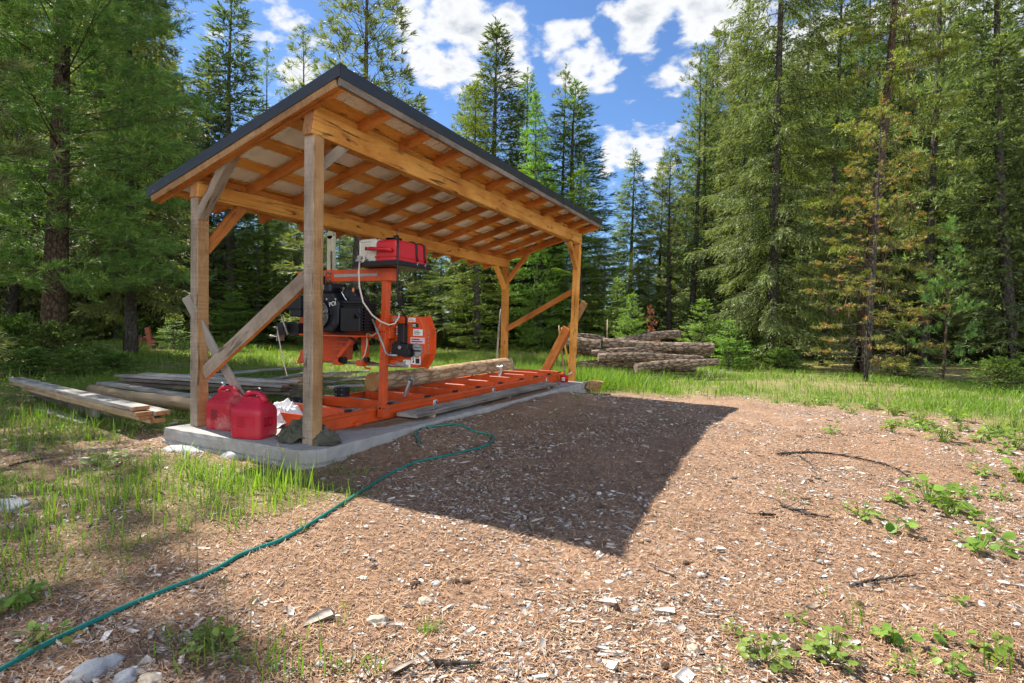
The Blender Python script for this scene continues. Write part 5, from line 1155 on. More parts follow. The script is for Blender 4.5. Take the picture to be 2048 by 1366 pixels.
M_peb = mat_tint('pebbles', [(0.0, (0.20, 0.16, 0.13)), (0.3, (0.30, 0.29, 0.28)), (0.6, (0.38, 0.40, 0.41)), (0.85, (0.50, 0.48, 0.44)), (1.0, (0.58, 0.56, 0.53))], 0.7, 0, 30, 0.2)
bm = bmesh.new(); bmesh.ops.create_icosphere(bm, subdivisions=2, radius=1.0); pv = np.array([v.co[:] for v in bm.verts]); pf = np.array([[v.index for v in f.verts] for f in bm.faces]); bm.free()
x, y, D = sample_view(5200, 1.15, 9, 0.8); k = ~in_slab(x, y) & (rng.random(len(x)) < 0.1+0.9*bare(x, y)) & (rng.random(len(x)) < sst(-0.6, 0.6, vnoise(x, y, 1.4, 2)))
x, y, D = x[k], y[k], D[k]; n = len(x)
s = 0.0060*np.exp(rng.normal(0, 0.42, n))*(1+0.06*D); az = rng.uniform(0, 6.3, n)
px_ = pv[None]*np.stack([s*rng.uniform(.9, 1.4, n), s*rng.uniform(.7, 1.0, n), s*rng.uniform(.45, .7, n)], -1)[:, None]
V = np.stack([px_[..., 0]*np.cos(az)[:, None]-px_[..., 1]*np.sin(az)[:, None]+x[:, None], px_[..., 0]*np.sin(az)[:, None]+px_[..., 1]*np.cos(az)[:, None]+y[:, None], px_[..., 2]+(gz(x, y)+s*0.2)[:, None]], -1).reshape(-1, 3)
F = (np.arange(n)[:, None, None]*len(pv)+pf[None]).reshape(-1, 3)
o = link('pebbles', npmesh('pebbles', V, F, np.repeat(rng.random(n), len(pv)), True), M_peb); o['kind'] = 'stuff'

M_need = mat_tint('fallen_needles', [(0.0, (0.10, 0.050, 0.028)), (0.4, (0.27, 0.145, 0.08)), (0.75, (0.42, 0.25, 0.14)), (1.0, (0.56, 0.38, 0.24))], 0.8)
x, y, D = sample_view(95000, 1.15, 6.5, 0.75); k = ~in_slab(x, y) & (rng.random(len(x)) < 0.3+0.7*bare(x, y)); x, y, D = x[k], y[k], D[k]; n = len(x)
ln = rng.uniform(0.014, 0.034, n)*(1+0.05*D); wd = 0.0010*(1+0.35*D)*rng.uniform(.7, 1.3, n); az = rng.uniform(0, 2*PI, n); ti = np.abs(rng.normal(0, 0.22, n))
d3 = np.stack([np.cos(az)*np.cos(ti), np.sin(az)*np.cos(ti), np.sin(ti)], -1); s3 = np.stack([-np.sin(az), np.cos(az), 0*az], -1)
c0 = np.stack([x, y, gz(x, y)+0.003+0.006*rng.random(n)], -1)
V = np.stack([c0-s3*wd[:, None], c0+s3*wd[:, None], c0+d3*ln[:, None]+s3*wd[:, None]*.5, c0+d3*ln[:, None]-s3*wd[:, None]*.5], 1).reshape(-1, 3)
o = link('fallen_needles', npmesh('fallen_needles', V, np.arange(4*n).reshape(-1, 4), np.repeat(rng.random(n), 4)), M_need); o['kind'] = 'stuff'
# dark pine cones
M_cone = mat_simple('dark_cone', (0.05, 0.028, 0.018), (0.12, 0.07, 0.045), 0.9, 60, bump=0.6)
bm = bmesh.new(); bmesh.ops.create_icosphere(bm, subdivisions=3, radius=1.0)
for v in bm.verts: v.co = v.co*(1+0.28*mnoise.noise(v.co*6)); v.co.z *= 0.75
me = bpy.data.meshes.new('pine_cone'); bm.to_mesh(me); bm.free(); me.materials.append(M_cone)
cones = [(835, 1168), (912, 1166), (932, 1167), (826, 1172), (1049, 1216), (1332, 1335), (1139, 1165), (1372, 1128), (748, 1138), (1262, 1258), (975, 937), (1050, 942), (1205, 1016), (1622, 962), (1844, 1082), (1290, 1022), (905, 952), (1720, 1210), (1590, 1300)]
for i, q in enumerate(cones):
    o = bpy.data.objects.new('pine_cone', me); COL.objects.link(o); p = on(*q); s = random.uniform(.012, .018); o.scale = (s, s*1.15, s); o.location = p+Vector((0, 0, .006)); o.rotation_euler = (0, 0, random.uniform(0, 6))
    tag(o, 'small dark pine cone lying in the bark litter', 'pine cone', 'pine cones lying in the bark litter')

# ------------------------------------------------------------------ grass
def blades(x, y, h, w, seed, lean=0.35, tint=None, z=None):
    r = np.random.default_rng(seed); n = len(x); az = r.uniform(0, 2*PI, n); le = np.abs(r.normal(0, lean, n)); cu = r.uniform(0.1, 0.9, n)*np.sign(lean)
    d = np.stack([np.cos(az), np.sin(az)], -1); s = np.stack([-np.sin(az+r.normal(0, .5, n)), np.cos(az), 0*az], -1)
    b = np.stack([x, y, (gz(x, y) if z is None else z)-0.01], -1)
    P = []
    for t in (0.0, 0.4, 0.75, 1.0):
        off = h*(le*t+cu*le*t*t*0.9); q = b.copy(); q[:, 0] += d[:, 0]*off; q[:, 1] += d[:, 1]*off; q[:, 2] += h*t*(1-0.30*le*t)
        P.append(q)
    ws = (0.85, 1.0, 0.62)
    V = [P[0]-s*(w*ws[0])[:, None], P[0]+s*(w*ws[0])[:, None], P[1]-s*(w*ws[1])[:, None], P[1]+s*(w*ws[1])[:, None], P[2]-s*(w*ws[2])[:, None], P[2]+s*(w*ws[2])[:, None], P[3]]
    V = np.stack(V, 1).reshape(-1, 3); i = np.arange(n)[:, None]*7
    F = np.concatenate([i+np.array([[0, 1, 3, 2]]), i+np.array([[2, 3, 5, 4]]), i+np.array([[4, 5, 6, 6]])], 0)
    tn = r.random(n) if tint is None else tint
    return V, F, np.repeat(tn, 7)
M_grass = mat_leaf('meadow_grass', [(0.0, (0.28, 0.22, 0.09)), (0.10, (0.20, 0.19, 0.055)), (0.2, (0.085, 0.155, 0.022)), (0.6, (0.135, 0.230, 0.030)), (1.0, (0.22, 0.31, 0.048))], 0.45, 0.5, (1.4, 1.6, 0.5), 0.0)
GV, GF, GT, GO = [], [], [], 0
def addg(b):
    global GO
    GV.append(b[0]); GF.append(b[1]+GO); GT.append(b[2]); GO += len(b[0])
def clumped(x, y, per, sp, r):
    x = np.repeat(x, per)+r.normal(0, sp, len(x)*per); y = np.repeat(y, per)+r.normal(0, sp, len(y)*per); return x, y
r = np.random.default_rng(21)
# foreground left: sparse tufts of bright blades
x, y, D = sample_view(22000, 1.25, 7.0, 0.8); k = (x < 1.6) & (y < 0.1) & ~in_slab(x, y) & (r.random(len(x)) < cover(x, y)**1.3*0.55*(0.25+0.75*sst(-.4, .5, vnoise(x, y, 3.3, 5)))); x, y = x[k], y[k]
x, y = clumped(x, y, 5, 0.022, r); k = ~in_slab(x, y); x, y = x[k], y[k]; n = len(x); dd_ = np.hypot(x-CAM[0], y-CAM[1])
addg(blades(x, y, r.uniform(0.035, 0.11, n)*(1+0.8*(r.random(n) < .14)), 0.0019*(1+0.12*dd_), 1, 0.45, np.clip(r.normal(0.55, 0.25, n), 0, 1)))
def tuft(px, py, n, h, spread, lean=0.22, tint=(0.6, 0.2), wid=1.0, z0=-0.17):
    q = on(px, py, z0); x = q.x+r.normal(0, spread, n); y = q.y+r.normal(0, spread, n); d_ = math.hypot(q.x-CAM[0], q.y-CAM[1])
    k = ~in_slab(x, y); x, y = x[k], y[k]; n = len(x)
    if n: addg(blades(x, y, h*r.uniform(0.5, 1.1, n), wid*0.0022*(1+0.12*d_)*r.uniform(.7, 1.2, n), int(px*7+py), lean, np.clip(r.normal(tint[0], tint[1], n), 0.12, 1)))
# tall upright blades in front of the slab
for px, py, n, h in [(375, 960, 14, .20), (400, 955, 12, .17), (350, 1000, 8, .16), (430, 965, 12, .20), (455, 980, 14, .22), (480, 960, 12, .20), (500, 990, 14, .22), (520, 975, 12, .26), (545, 975, 16, .26), (560, 1000, 14, .22), (585, 985, 16, .24), (605, 975, 12, .20), (620, 990, 10, .18), (300, 1020, 10, .15), (255, 1000, 10, .18), (230, 1010, 12, .20), (180, 1000, 8, .18), (150, 1020, 10, .17), (110, 1040, 10, .18), (320, 985, 9, .17), (270, 985, 10, .19), (410, 1010, 10, .2), (440, 1040, 9, .16), (90, 1000, 7, .16), (60, 1040, 8, .15), (205, 1040, 10, .14), (130, 990, 6, .2), (345, 1045, 8, .13), (500, 1030, 12, .14), (540, 1030, 12, .13), (590, 1015, 12, .12), (470, 1060, 8, .12)]:
    tuft(px, py, int(n*1.5), h*1.05, 0.05, 0.18, (0.80, 0.16), 1.15)
for px, py, n, h, sp in [(420, 1330, 14, .12, .05), (470, 1340, 16, .14, .05), (520, 1330, 10, .12, .04), (560, 1345, 8, .13, .04), (600, 1350, 9, .13, .05), (650, 1340, 10, .11, .05), (690, 1345, 10, .10, .04), (390, 1290, 10, .11, .04), (620, 1300, 8, .09, .04), (540, 1290, 7, .11, .04), (330, 1290, 6, .09, .03), (680, 1250, 6, .06, .03), (700, 1220, 7, .06, .03), (860, 1265, 26, .065, .014), (870, 1262, 10, .07, .02), (755, 1345, 14, .08, .02), (735, 1320, 10, .05, .015), (945, 1330, 4, .05, .01), (1110, 1270, 6, .03, .012), (1135, 1280, 5, .035, .012), (1260, 1255, 8, .03, .01), (810, 1150, 4, .04, .008), (1700, 1255, 7, .13, .02), (1720, 1240, 6, .14, .02), (1835, 1345, 8, .13, .02), (1990, 1345, 9, .13, .03), (2030, 1330, 9, .13, .03), (1640, 1190, 6, .09, .02), (1570, 1340, 4, .07, .015), (1440, 1350, 4, .07, .01), (1350, 1050, 3, .05, .01), (1590, 1000, 9, .06, .04), (1640, 1010, 9, .05, .05), (1680, 1020, 7, .05, .04), (1555, 985, 6, .07, .02), (700, 960, 18, .05, .05), (720, 990, 9, .04, .04), (735, 945, 10, .09, .03), (1000, 950, 3, .06, .01), (1110, 1085, 3, .05, .01)]:
    tuft(px, py, n, h, sp, 0.35, (0.62, 0.2), 0.9)
# fuzzy short grass mat hugging the slab's right edge
for px, py in [(640, 930), (665, 925), (690, 915), (655, 950), (680, 940), (700, 950), (1150, 795), (1190, 790), (1225, 785)]: tuft(px, py, 26, .07, .06, 0.5, (0.45, 0.2), 0.8)
# clearing behind and left of the slab, strip along the woods
def field(n, x0, x1, y0, y1, h0, h1, wid, seed, fn=None, lean=0.3, tint=(0.5, 0.22), per=6, sp=0.07, ymin=None):
    x = r.uniform(x0, x1, n); y = r.uniform(y0, y1, n); c = cover(x, y) if fn is None else fn(x, y)
    k = (r.random(n) < c) & ~in_slab(x, y) & (r.random(n) < 0.25+0.75*sst(-0.5, 0.5, vnoise(x, y, 0.8, seed))); x, y = x[k], y[k]; x, y = clumped(x, y, per, sp, r); k = ~in_slab(x, y); x, y = x[k], y[k]; n = len(x)
    d_ = np.hypot(x-CAM[0], y-CAM[1])
    addg(blades(x, y, r.uniform(h0, h1, n)*(0.7+0.5*sst(-.6, .6, vnoise(x, y, 0.5, seed+3))), wid*(1+0.10*d_)*r.uniform(.7, 1.2, n), seed, lean, np.clip(r.normal(tint[0], tint[1], n), 0, 1)))
field(5200, -9, -1.75, -1.2, 7, 0.06, 0.20, 0.0020, 31, None, 0.4, (0.45, 0.22))
field(11000, -16, 1.5, 6.4, 16, 0.08, 0.24, 0.0024, 32, None, 0.45, (0.48, 0.30))
field(10000, -28, 4, 12, 34, 0.10, 0.28, 0.0030, 33, None, 0.45, (0.42, 0.32))
field(4500, -26, -9, -3, 14, 0.10, 0.3, 0.0030, 34, None, 0.45, (0.42, 0.28))
field(5200, 1.2, 12, 6.0, 15, 0.06, 0.20, 0.0021, 35, None, 0.35, (0.62, 0.2))
field(1700, 5.5, 9, 3.5, 8, 0.08, 0.22, 0.0020, 36, None, 0.3, (0.65, 0.2))
# tall grass behind the far posts and round the log pile
tall = lambda x, y: sst(6.35, 6.8, y)*sst(9.5, 8.0, y)*sst(-2.6, -1.6, x)*sst(1.5, 0.6, x)
field(1700, -2.6, 1.5, 6.4, 9.5, 0.20, 0.46, 0.0022, 37, tall, 0.28, (0.55, 0.2), 7, 0.06)
for px, py, n, h in [(1180, 785, 60, .42), (1205, 780, 60, .45), (1225, 780, 50, .40), (1250, 770, 30, .3), (1320, 785, 50, .26), (1345, 788, 50, .26), (1300, 770, 20, .2), (1440, 790, 40, .2), (1470, 785, 50, .24), (1500, 780, 50, .22), (1330, 770, 30, .32), (1160, 770, 40, .35), (1010, 745, 30, .3), (1060, 745, 50, .35), (1100, 742, 50, .35), (1030, 740, 40, .35), (1080, 735, 40, .4), (1400, 775, 20, .18)]:
    tuft(px, py, int(n*1.3), h, 0.14, 0.25, (0.62, 0.2), 1.1, -0.23)
for px in range(1840, 2060, 16):
    for py in (800, 822): tuft(px+r.uniform(-8, 8), py+r.uniform(-8, 10), 34, .22, .10, 0.3, (0.68, 0.18), 1.0)
V = np.concatenate(GV); F = np.concatenate(GF); T = np.concatenate(GT)
o = link('grass', npmesh('grass', V, F, T), M_grass); o['kind'] = 'stuff'
print('grass blades', len(V)//7)

# seed-headed stalks standing above the foreground grass: plants one can count
M_stalk = mat_leaf('seed_stalk', [(0.0, (0.30, 0.27, 0.12)), (0.5, (0.24, 0.26, 0.07)), (1.0, (0.36, 0.34, 0.18))], 0.3, 0.6, (1.3, 1.3, 0.7), 0.1)
def stalk(px, py, h, lean_, head, label, seed):
    rr = random.Random(seed); q = on(px, py); t = thing('seed_stalk', label, 'grass stalk', tuple(q), 0.0, 'tall seed stalks in the foreground grass')
    a = rr.uniform(0, 6.28) if lean_ < 0.3 else R_(180+27); P = [q+Vector((lean_*h*s*s*math.cos(a), lean_*h*s*s*math.sin(a), h*(s-0.25*lean_*s*s))) for s in np.linspace(0, 1, 9)]
    m = MB(); m.tube(P, [0.0022-0.0012*i/8 for i in range(9)], 5); m.build('stem', M_stalk, t)
    vs = []; m2 = MB()
    for k in range(head):
        s = 0.80+0.22*k/head; i = min(int(s*8), 7); b = P[min(i, 8)].lerp(P[min(i+1, 8)], s*8-i) if i < 8 else P[8]
        aa = rr.uniform(0, 6.28); e = b+Vector((math.cos(aa), math.sin(aa), rr.uniform(.3, 1.2)))*rr.uniform(.008, .02); m2.tube([b, b.lerp(e, .5), e], [.0006, .0022, .0008], 4)
    m2.build('seed_head', M_stalk, t)
for i, (px, py, h, l, hd) in enumerate([(532, 1005, .34, .06, 14), (505, 985, .22, .04, 10), (468, 965, .20, .05, 10), (388, 985, .26, .05, 16), (545, 990, .22, .06, 10), (633, 940, .22, .04, 16), (455, 1260, .20, .12, 14), (500, 1290, .16, .1, 12), (600, 985, .36, .45, 18), (640, 1330, .10, .1, 8), (395, 1150, .30, .05, 22), (360, 1120, .24, .06, 20), (380, 1180, .20, .08, 18)]):
    stalk(px, py, h, l, hd, ['tall seed stalk with a pale head in the grass before the slab', 'thin bent seed stalk rising past the tall post', 'low seed stalk in the front left grass'][0 if i < 6 else 1 if i == 8 else 2], i)

# ------------------------------------------------------------------ leaves as small curved faces
def kites(B, D, L, W, r, S=None, bend=0.0):
    D = norm(D)
    if S is None:
        S = np.cross(D, norm(r.normal(0, 1, D.shape)))
    S = norm(S)
    m = B+D*(L*0.45)[:, None]
    V = np.stack([B, m+S*(W*0.5)[:, None], B+D*L[:, None], m-S*(W*0.5)[:, None]], 1)
    if bend:
        V[:, 2, 2] -= L*bend
    return V.reshape(-1, 3), np.arange(len(B)*4).reshape(-1, 4)

M_plant = mat_leaf('strawberry_leaf', [(0.0, (0.09, 0.16, 0.022)), (0.45, (0.15, 0.25, 0.038)), (0.85, (0.23, 0.32, 0.06)), (0.95, (0.30, 0.30, 0.07)), (1.0, (0.34, 0.18, 0.07))], 0.35, 0.45, (1.4, 1.5, 0.5), 0.12, 0.35)
def leafy(seed, n, rad, h, leaf, round_=0.8):
    """low plant: round-toothed leaves on thin stems, bowls of several faces"""
    r = random.Random(seed); V = []; F = []; T = []
    for k in range(n):
        a = r.uniform(0, 2*PI); q = r.uniform(0.15, 1.0)**0.7*rad; z = h*r.uniform(0.25, 1.0)*(1-0.45*q/rad)
        c = Vector((q*math.cos(a), q*math.sin(a), z)); out = Vector((math.cos(a+r.uniform(-.6, .6)), math.sin(a+r.uniform(-.6, .6)), r.uniform(-.35, .75))).normalized()
        sidev = out.cross(Vector((0, 0, 1))).normalized(); upv = sidev.cross(out).normalized(); tw = r.uniform(-.5, .5); sidev = (sidev*math.cos(tw)+upv*math.sin(tw)); upv = sidev.cross(out)
        L = leaf*r.uniform(.6, 1.2); tn = min(1, max(0, r.gauss(.5, .2))); tn = r.uniform(.93, 1.0) if r.random() < 0.05 else min(tn, .9)
        b = len(V); m_ = 11
        V.append(tuple(c)); T.append(tn)
        for i in range(m_):
            t = i/(m_-1)*2*PI-PI; rad2 = L*0.5*(1+0.10*math.cos(3*t))*(1+0.06*(-1)**i); u = 0.5*L+rad2*math.cos(t)*1.05; v = rad2*math.sin(t)*round_
            p = c+out*u+sidev*v+upv*(-0.25*abs(v)-0.18*u*u/L*1.5+0.004*(-1)**i*L*10*0.1); V.append(tuple(p)); T.append(min(1, max(0, tn+0.05*(-1)**i)))
        for i in range(m_-1): F.append((b, b+1+i, b+2+i))
        # stem
        s0 = len(V); w = 0.0013+0.006*leaf
        for p in (Vector((0.1*c.x, 0.1*c.y, -0.01)), c): 
            V.append(tuple(p-sidev*w)); V.append(tuple(p+sidev*w)); T += [0.3, 0.3]
        F.append((s0, s0+1, s0+3)); F.append((s0, s0+3, s0+2))
    me = npmesh('leafy_plant', V, np.array(F), T, True); me.materials.append(M_plant); return me
LF = [leafy(41+i, n, rd, h, lf) for i, (n, rd, h, lf) in enumerate([(46, .070, .120, .030), (26, .052, .105, .032), (50, .085, .100, .028), (16, .040, .07, .028), (8, .045, .065, .042), (26, .09, .075, .030)])]
def put(me, px, py, s, label, group, rz=None, name='leafy_plant', cat='plant', z0=-0.17):
    o = bpy.data.objects.new(name, me); COL.objects.link(o); q = on(px, py, z0); o.location = q; o.scale = (s, s, s*random.uniform(.85, 1.15)); o.rotation_euler = (0, 0, random.uniform(0, 6.28) if rz is None else rz); return tag(o, label, cat, group)
GP = 'low leafy plants on the bark litter'
NS = 0.95
near = [(1530, 1320, 2, 1.05, 'bushy round leaved plant third from the lower right corner'), (1665, 1318, 0, 1.1, 'densest round leaved plant at the bottom right'), (1790, 1285, 1, 1.1, 'upright leafy plant between two bushy ones at the lower right'), (1865, 1275, 4, 1.0, 'leafy plant with a broad pale leaf by tall grass'), (1990, 1310, 1, 1.1, 'leafy plant with reddish edges in the lower right corner'), (1800, 1340, 3, .9, 'reddish leafed small plant at the bottom right edge'), (1910, 1205, 4, .8, 'single big leafed plant above the lower right group'), (1597, 1245, 3, .9, 'small leafy plant above the bushy pair at the bottom right'), (1465, 1265, 3, .8, 'small pale leafed plant left of the bottom right group'), (1900, 1340, 1, .9, 'feathery leafed plant in front of the right corner grass')]
for px, py, k, s, lb in near: put(LF[k], px, py, s*NS, lb, GP)
far_ = [(1800, 1010, 1), (1857, 1003, 0), (1898, 1030, 1), (1920, 990, 5), (2000, 998, 3), (1722, 1036, 3), (1785, 1055, 4), (1960, 1095, 5), (1965, 1055, 3), (1960, 950, 3), (1665, 867, 3), (1590, 803, 5), (1612, 812, 5), (1690, 818, 1), (1705, 828, 3), (1740, 818, 0), (1790, 832, 0), (1785, 865, 1), (1838, 850, 0), (1850, 862, 2), (1885, 884, 0), (1915, 842, 0), (1920, 862, 0), (1965, 885, 1), (1990, 873, 2), (2030, 862, 2), (2030, 895, 0), (1980, 870, 5), (2010, 910, 3), (2040, 965, 1), (2000, 905, 4), (1550, 805, 4), (1640, 810, 2), (1800, 850, 5), (1940, 905, 3)]
for px, py, k in far_: put(LF[k], px, py, random.uniform(1.3, 2.0), 'small bright green leafy plant growing in the bark litter on the right', GP)
for px, py, k, s in [(425, 1300, 2, 1.0), (100, 1285, 5, 1.1), (210, 930, 2, 1.6), (30, 1215, 1, 1.2), (60, 1200, 3, 1.2), (705, 888, 2, 1.0), (715, 893, 0, .9)]:
    put(LF[k], px, py, s, {425: 'dark leafy plant among grass blades at the bottom left', 100: 'reddish green plant over the hose at the lower left', 210: 'dark green low plant on the dirt left of the slab', 30: 'leafy plant at the left edge below the grass', 60: 'small leafy plant beside the left edge plant', 705: 'small dark weed at the slab edge by the olive canvas', 715: 'little weed sprig just right of the slab edge weed'}[px], 'weeds round the slab and hose')
# seedling weeds dotted about the litter
for px, py in [(1125, 835), (1115, 828), (1180, 848), (1330, 835), (1160, 812), (975, 870)]: put(LF[3], px, py, .55, 'tiny green seedling in the shaded litter', 'tiny seedlings in the shaded litter', name='seedling')
# ground cover behind and left: low leaves nobody could count
def carpet(name, n, x0, x1, y0, y1, fn, lf, hmax, mt, seed):
    r = np.random.default_rng(seed); x = r.uniform(x0, x1, n); y = r.uniform(y0, y1, n); k = (r.random(n) < fn(x, y)) & ~in_slab(x, y); x, y = x[k], y[k]; n = len(x)
    z = gz(x, y)+r.random(n)**1.4*hmax*(0.3+0.9*sst(-.5, .6, vnoise(x, y, 1.2, seed)))
    az = r.uniform(0, 6.28, n); D = np.stack([np.cos(az), np.sin(az), r.normal(0.05, .35, n)], -1); S = np.stack([-np.sin(az), np.cos(az), r.normal(0, .35, n)], -1)
    L = lf*r.uniform(.5, 1.3, n)*(1+0.05*np.hypot(x-CAM[0], y-CAM[1])); V, F = kites(np.stack([x, y, z], -1), D, L, L*r.uniform(.55, .8, n), r, S, 0.15)
    o = link(name, npmesh(name, V, F, np.repeat(np.clip(r.normal(.5, .25, n), 0, .9), 4)), mt); o['kind'] = 'stuff'
M_cover = mat_leaf('ground_cover_leaf', [(0.0, (0.045, 0.095, 0.014)), (0.5, (0.095, 0.170, 0.026)), (1.0, (0.17, 0.25, 0.05))], 0.35, 0.5, (1.4, 1.5, 0.5), 0.0)
carpet('ground_cover', 26000, -10, -1.75, -0.9, 5.5, lambda x, y: cover(x, y)*sst(-0.5, 0.2, vnoise(x, y, 0.9, 4)), .024, .10, M_cover, 51)
carpet('ground_cover', 16000, -30, -9, -6, 8, lambda x, y: 0.8*sst(-0.6, 0.3, vnoise(x, y, 0.5, 6)), .030, .30, M_cover, 52)
carpet('ground_cover', 26000, 3, 26, 6, 26, lambda x, y: cover(x, y)*sst(-0.6, 0.4, vnoise(x, y, 0.6, 8)), .026, .16, M_cover, 53)
carpet('ground_cover', 9000, -1.5, 1.3, -2.6, -0.2, lambda x, y: 0.55*cover(x, y), .009, .05, M_cover, 54)
carpet('ground_cover', 14000, -22, 6, 22, 42, lambda x, y: 0.8*sst(-0.6, 0.4, vnoise(x, y, 0.4, 9)), .032, .20, M_cover, 55)

# ------------------------------------------------------------------ conifers
def conifer(seed, H, R, h0, whorl, nb, e_bot, e_top, curve, tstep, tlen, k, kl, kw, jit=0.35, prof=0.85, hang=0.1, tuft_=False, skip=0.0, r_tr=None, flat=0.8, lim=0.02, dead=0, lichen=0, tmin=0.12, bushbot=0.55, upcurl=0.0):
    r = np.random.default_rng(seed)
    LV, LT = [], []; LB = []
    r_tr = r_tr or H*0.012
    tk = MB(); bx, by = r.normal(0, 0.012*H), r.normal(0, 0.012*H)
    def tp(z): s = z/H; return Vector((bx*math.sin(2.2*s), by*math.sin(1.7*s), z))
    zs = np.linspace(0, H, 16); tk.tube([tp(z-0.15*(z == 0)) for z in zs], [max(0.008, r_tr*(1-0.96*(z/H)**0.9)*(1.25 if z == 0 else 1)) for z in zs], 9)
    h = h0; a0 = r.uniform(0, 6.28)
    B, D, T = [], [], []
    ch = [[], [], []]
    while h < H*0.99:
        f = (h-h0)/(H-h0); rad = R*(1-f)**prof*min(1, bushbot+(1-bushbot)*f*5)*r.uniform(.85, 1.1)+0.05
        nn = max(3, int(nb*(0.6+0.4*(1-f))+r.uniform(-1, 1.5)))
        for b in range(nn):
            if r.random() < skip: continue
            az = a0+b*2*PI/nn+r.normal(0, .25); Lb = rad*r.uniform(.62, 1.15); hh = h+r.uniform(-.5, .5)*whorl
            if hh > H*0.985: hh = H*0.985
            el = e_bot+(e_top-e_bot)*f+r.normal(0, .10); o = tp(hh); hd = np.array([math.cos(az), math.sin(az)])
            ts = np.linspace(0, 1, 7)
            ax = np.stack([o.x+hd[0]*Lb*ts*math.cos(el), o.y+hd[1]*Lb*ts*math.cos(el), hh+Lb*ts*math.sin(el)+curve*Lb*ts**2+upcurl*Lb*ts**4], -1)
            tk.tube([Vector(p) for p in ax[::2]], [lim*Lb**0.5*(1-0.8*t)*0.55+0.003 for t in ts[::2]], 4, 0, False)
            ns = max(3, int(Lb/tstep)); t = tmin+(1-tmin)*r.random(ns)**0.8; t[0] = 1.0
            P = np.stack([np.interp(t, ts, ax[:, i]) for i in range(3)], -1)
            G = np.stack([np.interp(np.minimum(t+.05, 1), ts, ax[:, i]) for i in range(3)], -1)-np.stack([np.interp(np.minimum(t+.05, 1)-.1, ts, ax[:, i]) for i in range(3)], -1); G = norm(G)
            sg = np.where(r.random(ns) < .5, -1., 1.); Sd = np.array([-hd[1], hd[0], 0.])[None]*sg[:, None]
            tw = G*r.uniform(.35, .95, ns)[:, None]+Sd*(flat*r.uniform(.35, 1.1, ns))[:, None]; tw[:, 2] += r.normal(0, .16, ns)-hang*r.uniform(.3, 1.5, ns); tw[0] = G[0]; tw = norm(tw)
            tl = tlen*r.uniform(.5, 1.25, ns)*np.minimum(1.0, 0.35+0.9*(1-t)+0.25)*min(1.0, 0.45+Lb)
            ch[0].append(P); ch[1].append(tw); ch[2].append(tl)
            if lichen and f < 0.9:
                nl = r.poisson(lichen*Lb)
                if nl: LB.append(np.stack([np.interp(r.random(nl)*.9+.05, ts, ax[:, i]) for i in range(3)], -1)+r.normal(0, .05, (nl, 3)))
        a0 += 1.1; h += whorl*r.uniform(.75, 1.25)*(1-0.35*f)
    # leader shoots at the top
    for q in range(10): ch[0].append(np.array([tp(H*(1-.01*q))])); ch[1].append(np.array([[r.normal(0, .25), r.normal(0, .25), 1.0]])); ch[2].append(np.array([tlen*.5]))
    P, tw, tl = (np.concatenate(c) for c in ch); n = len(P)
    if tuft_: s = np.where(r.random((n, k)) < .62, r.uniform(.75, 1.0, (n, k)), r.uniform(.3, 1.0, (n, k)))
    else: s = r.uniform(.02, 1.0, (n, k))
    Bq = P[:, None]+tw[:, None]*(tl[:, None]*s)[..., None]
    # every twig sags along its own length
    Bq[..., 2] -= hang*0.5*tl[:, None]*s*s
    Dq = tw[:, None]+r.normal(0, jit, (n, k, 3)); Dq[..., 2] += (0.25*jit if tuft_ else 0)
    Bq = Bq.reshape(-1, 3); Dq = Dq.reshape(-1, 3); q = len(Bq)
    Sq = np.cross(norm(Dq), np.array([[0., 0., 1.]]))+r.normal(0, .55, Dq.shape)
    V, F = kites(Bq, Dq, kl*r.uniform(.6, 1.3, q), kw*r.uniform(.7, 1.3, q), r, None if tuft_ else Sq)
    tint = np.repeat(np.clip(np.repeat(r.normal(.5, .26, n), k)+r.normal(0, .15, q), 0, 1), 4)
    crown = npmesh('crown', V, F, tint)
    for q in range(dead):
        z = r.uniform(.08*H, max(h0, .1*H)+.1*H); az = r.uniform(0, 6.28); L = r.uniform(.3, 1.3); p = tp(z); pts = [p, p+Vector((L*.5*math.cos(az), L*.5*math.sin(az), r.uniform(-.1, .12))), p+Vector((L*math.cos(az+.2), L*math.sin(az+.2), r.uniform(-.3, .15)))]
        tk.tube(pts, [.012, .008, .004], 4, 0, False)
    me = bpy.data.meshes.new('trunk'); me.from_pydata(tk.v, [], tk.f); me.polygons.foreach_set('use_smooth', [True]*len(me.polygons)); me.update()
    li = None
    if lichen and LB:
        LBc = np.repeat(np.concatenate(LB), 5, 0)+r.normal(0, .05, (len(np.concatenate(LB))*5, 3)); q = len(LBc)
        V, F = kites(LBc, np.stack([r.normal(0, .10, q), r.normal(0, .10, q), -np.ones(q)], -1), r.uniform(.10, .42, q), r.uniform(.008, .03, q), r); li = npmesh('hanging_lichen', V, F, np.repeat(r.random(q), 4))
    return me, crown, li

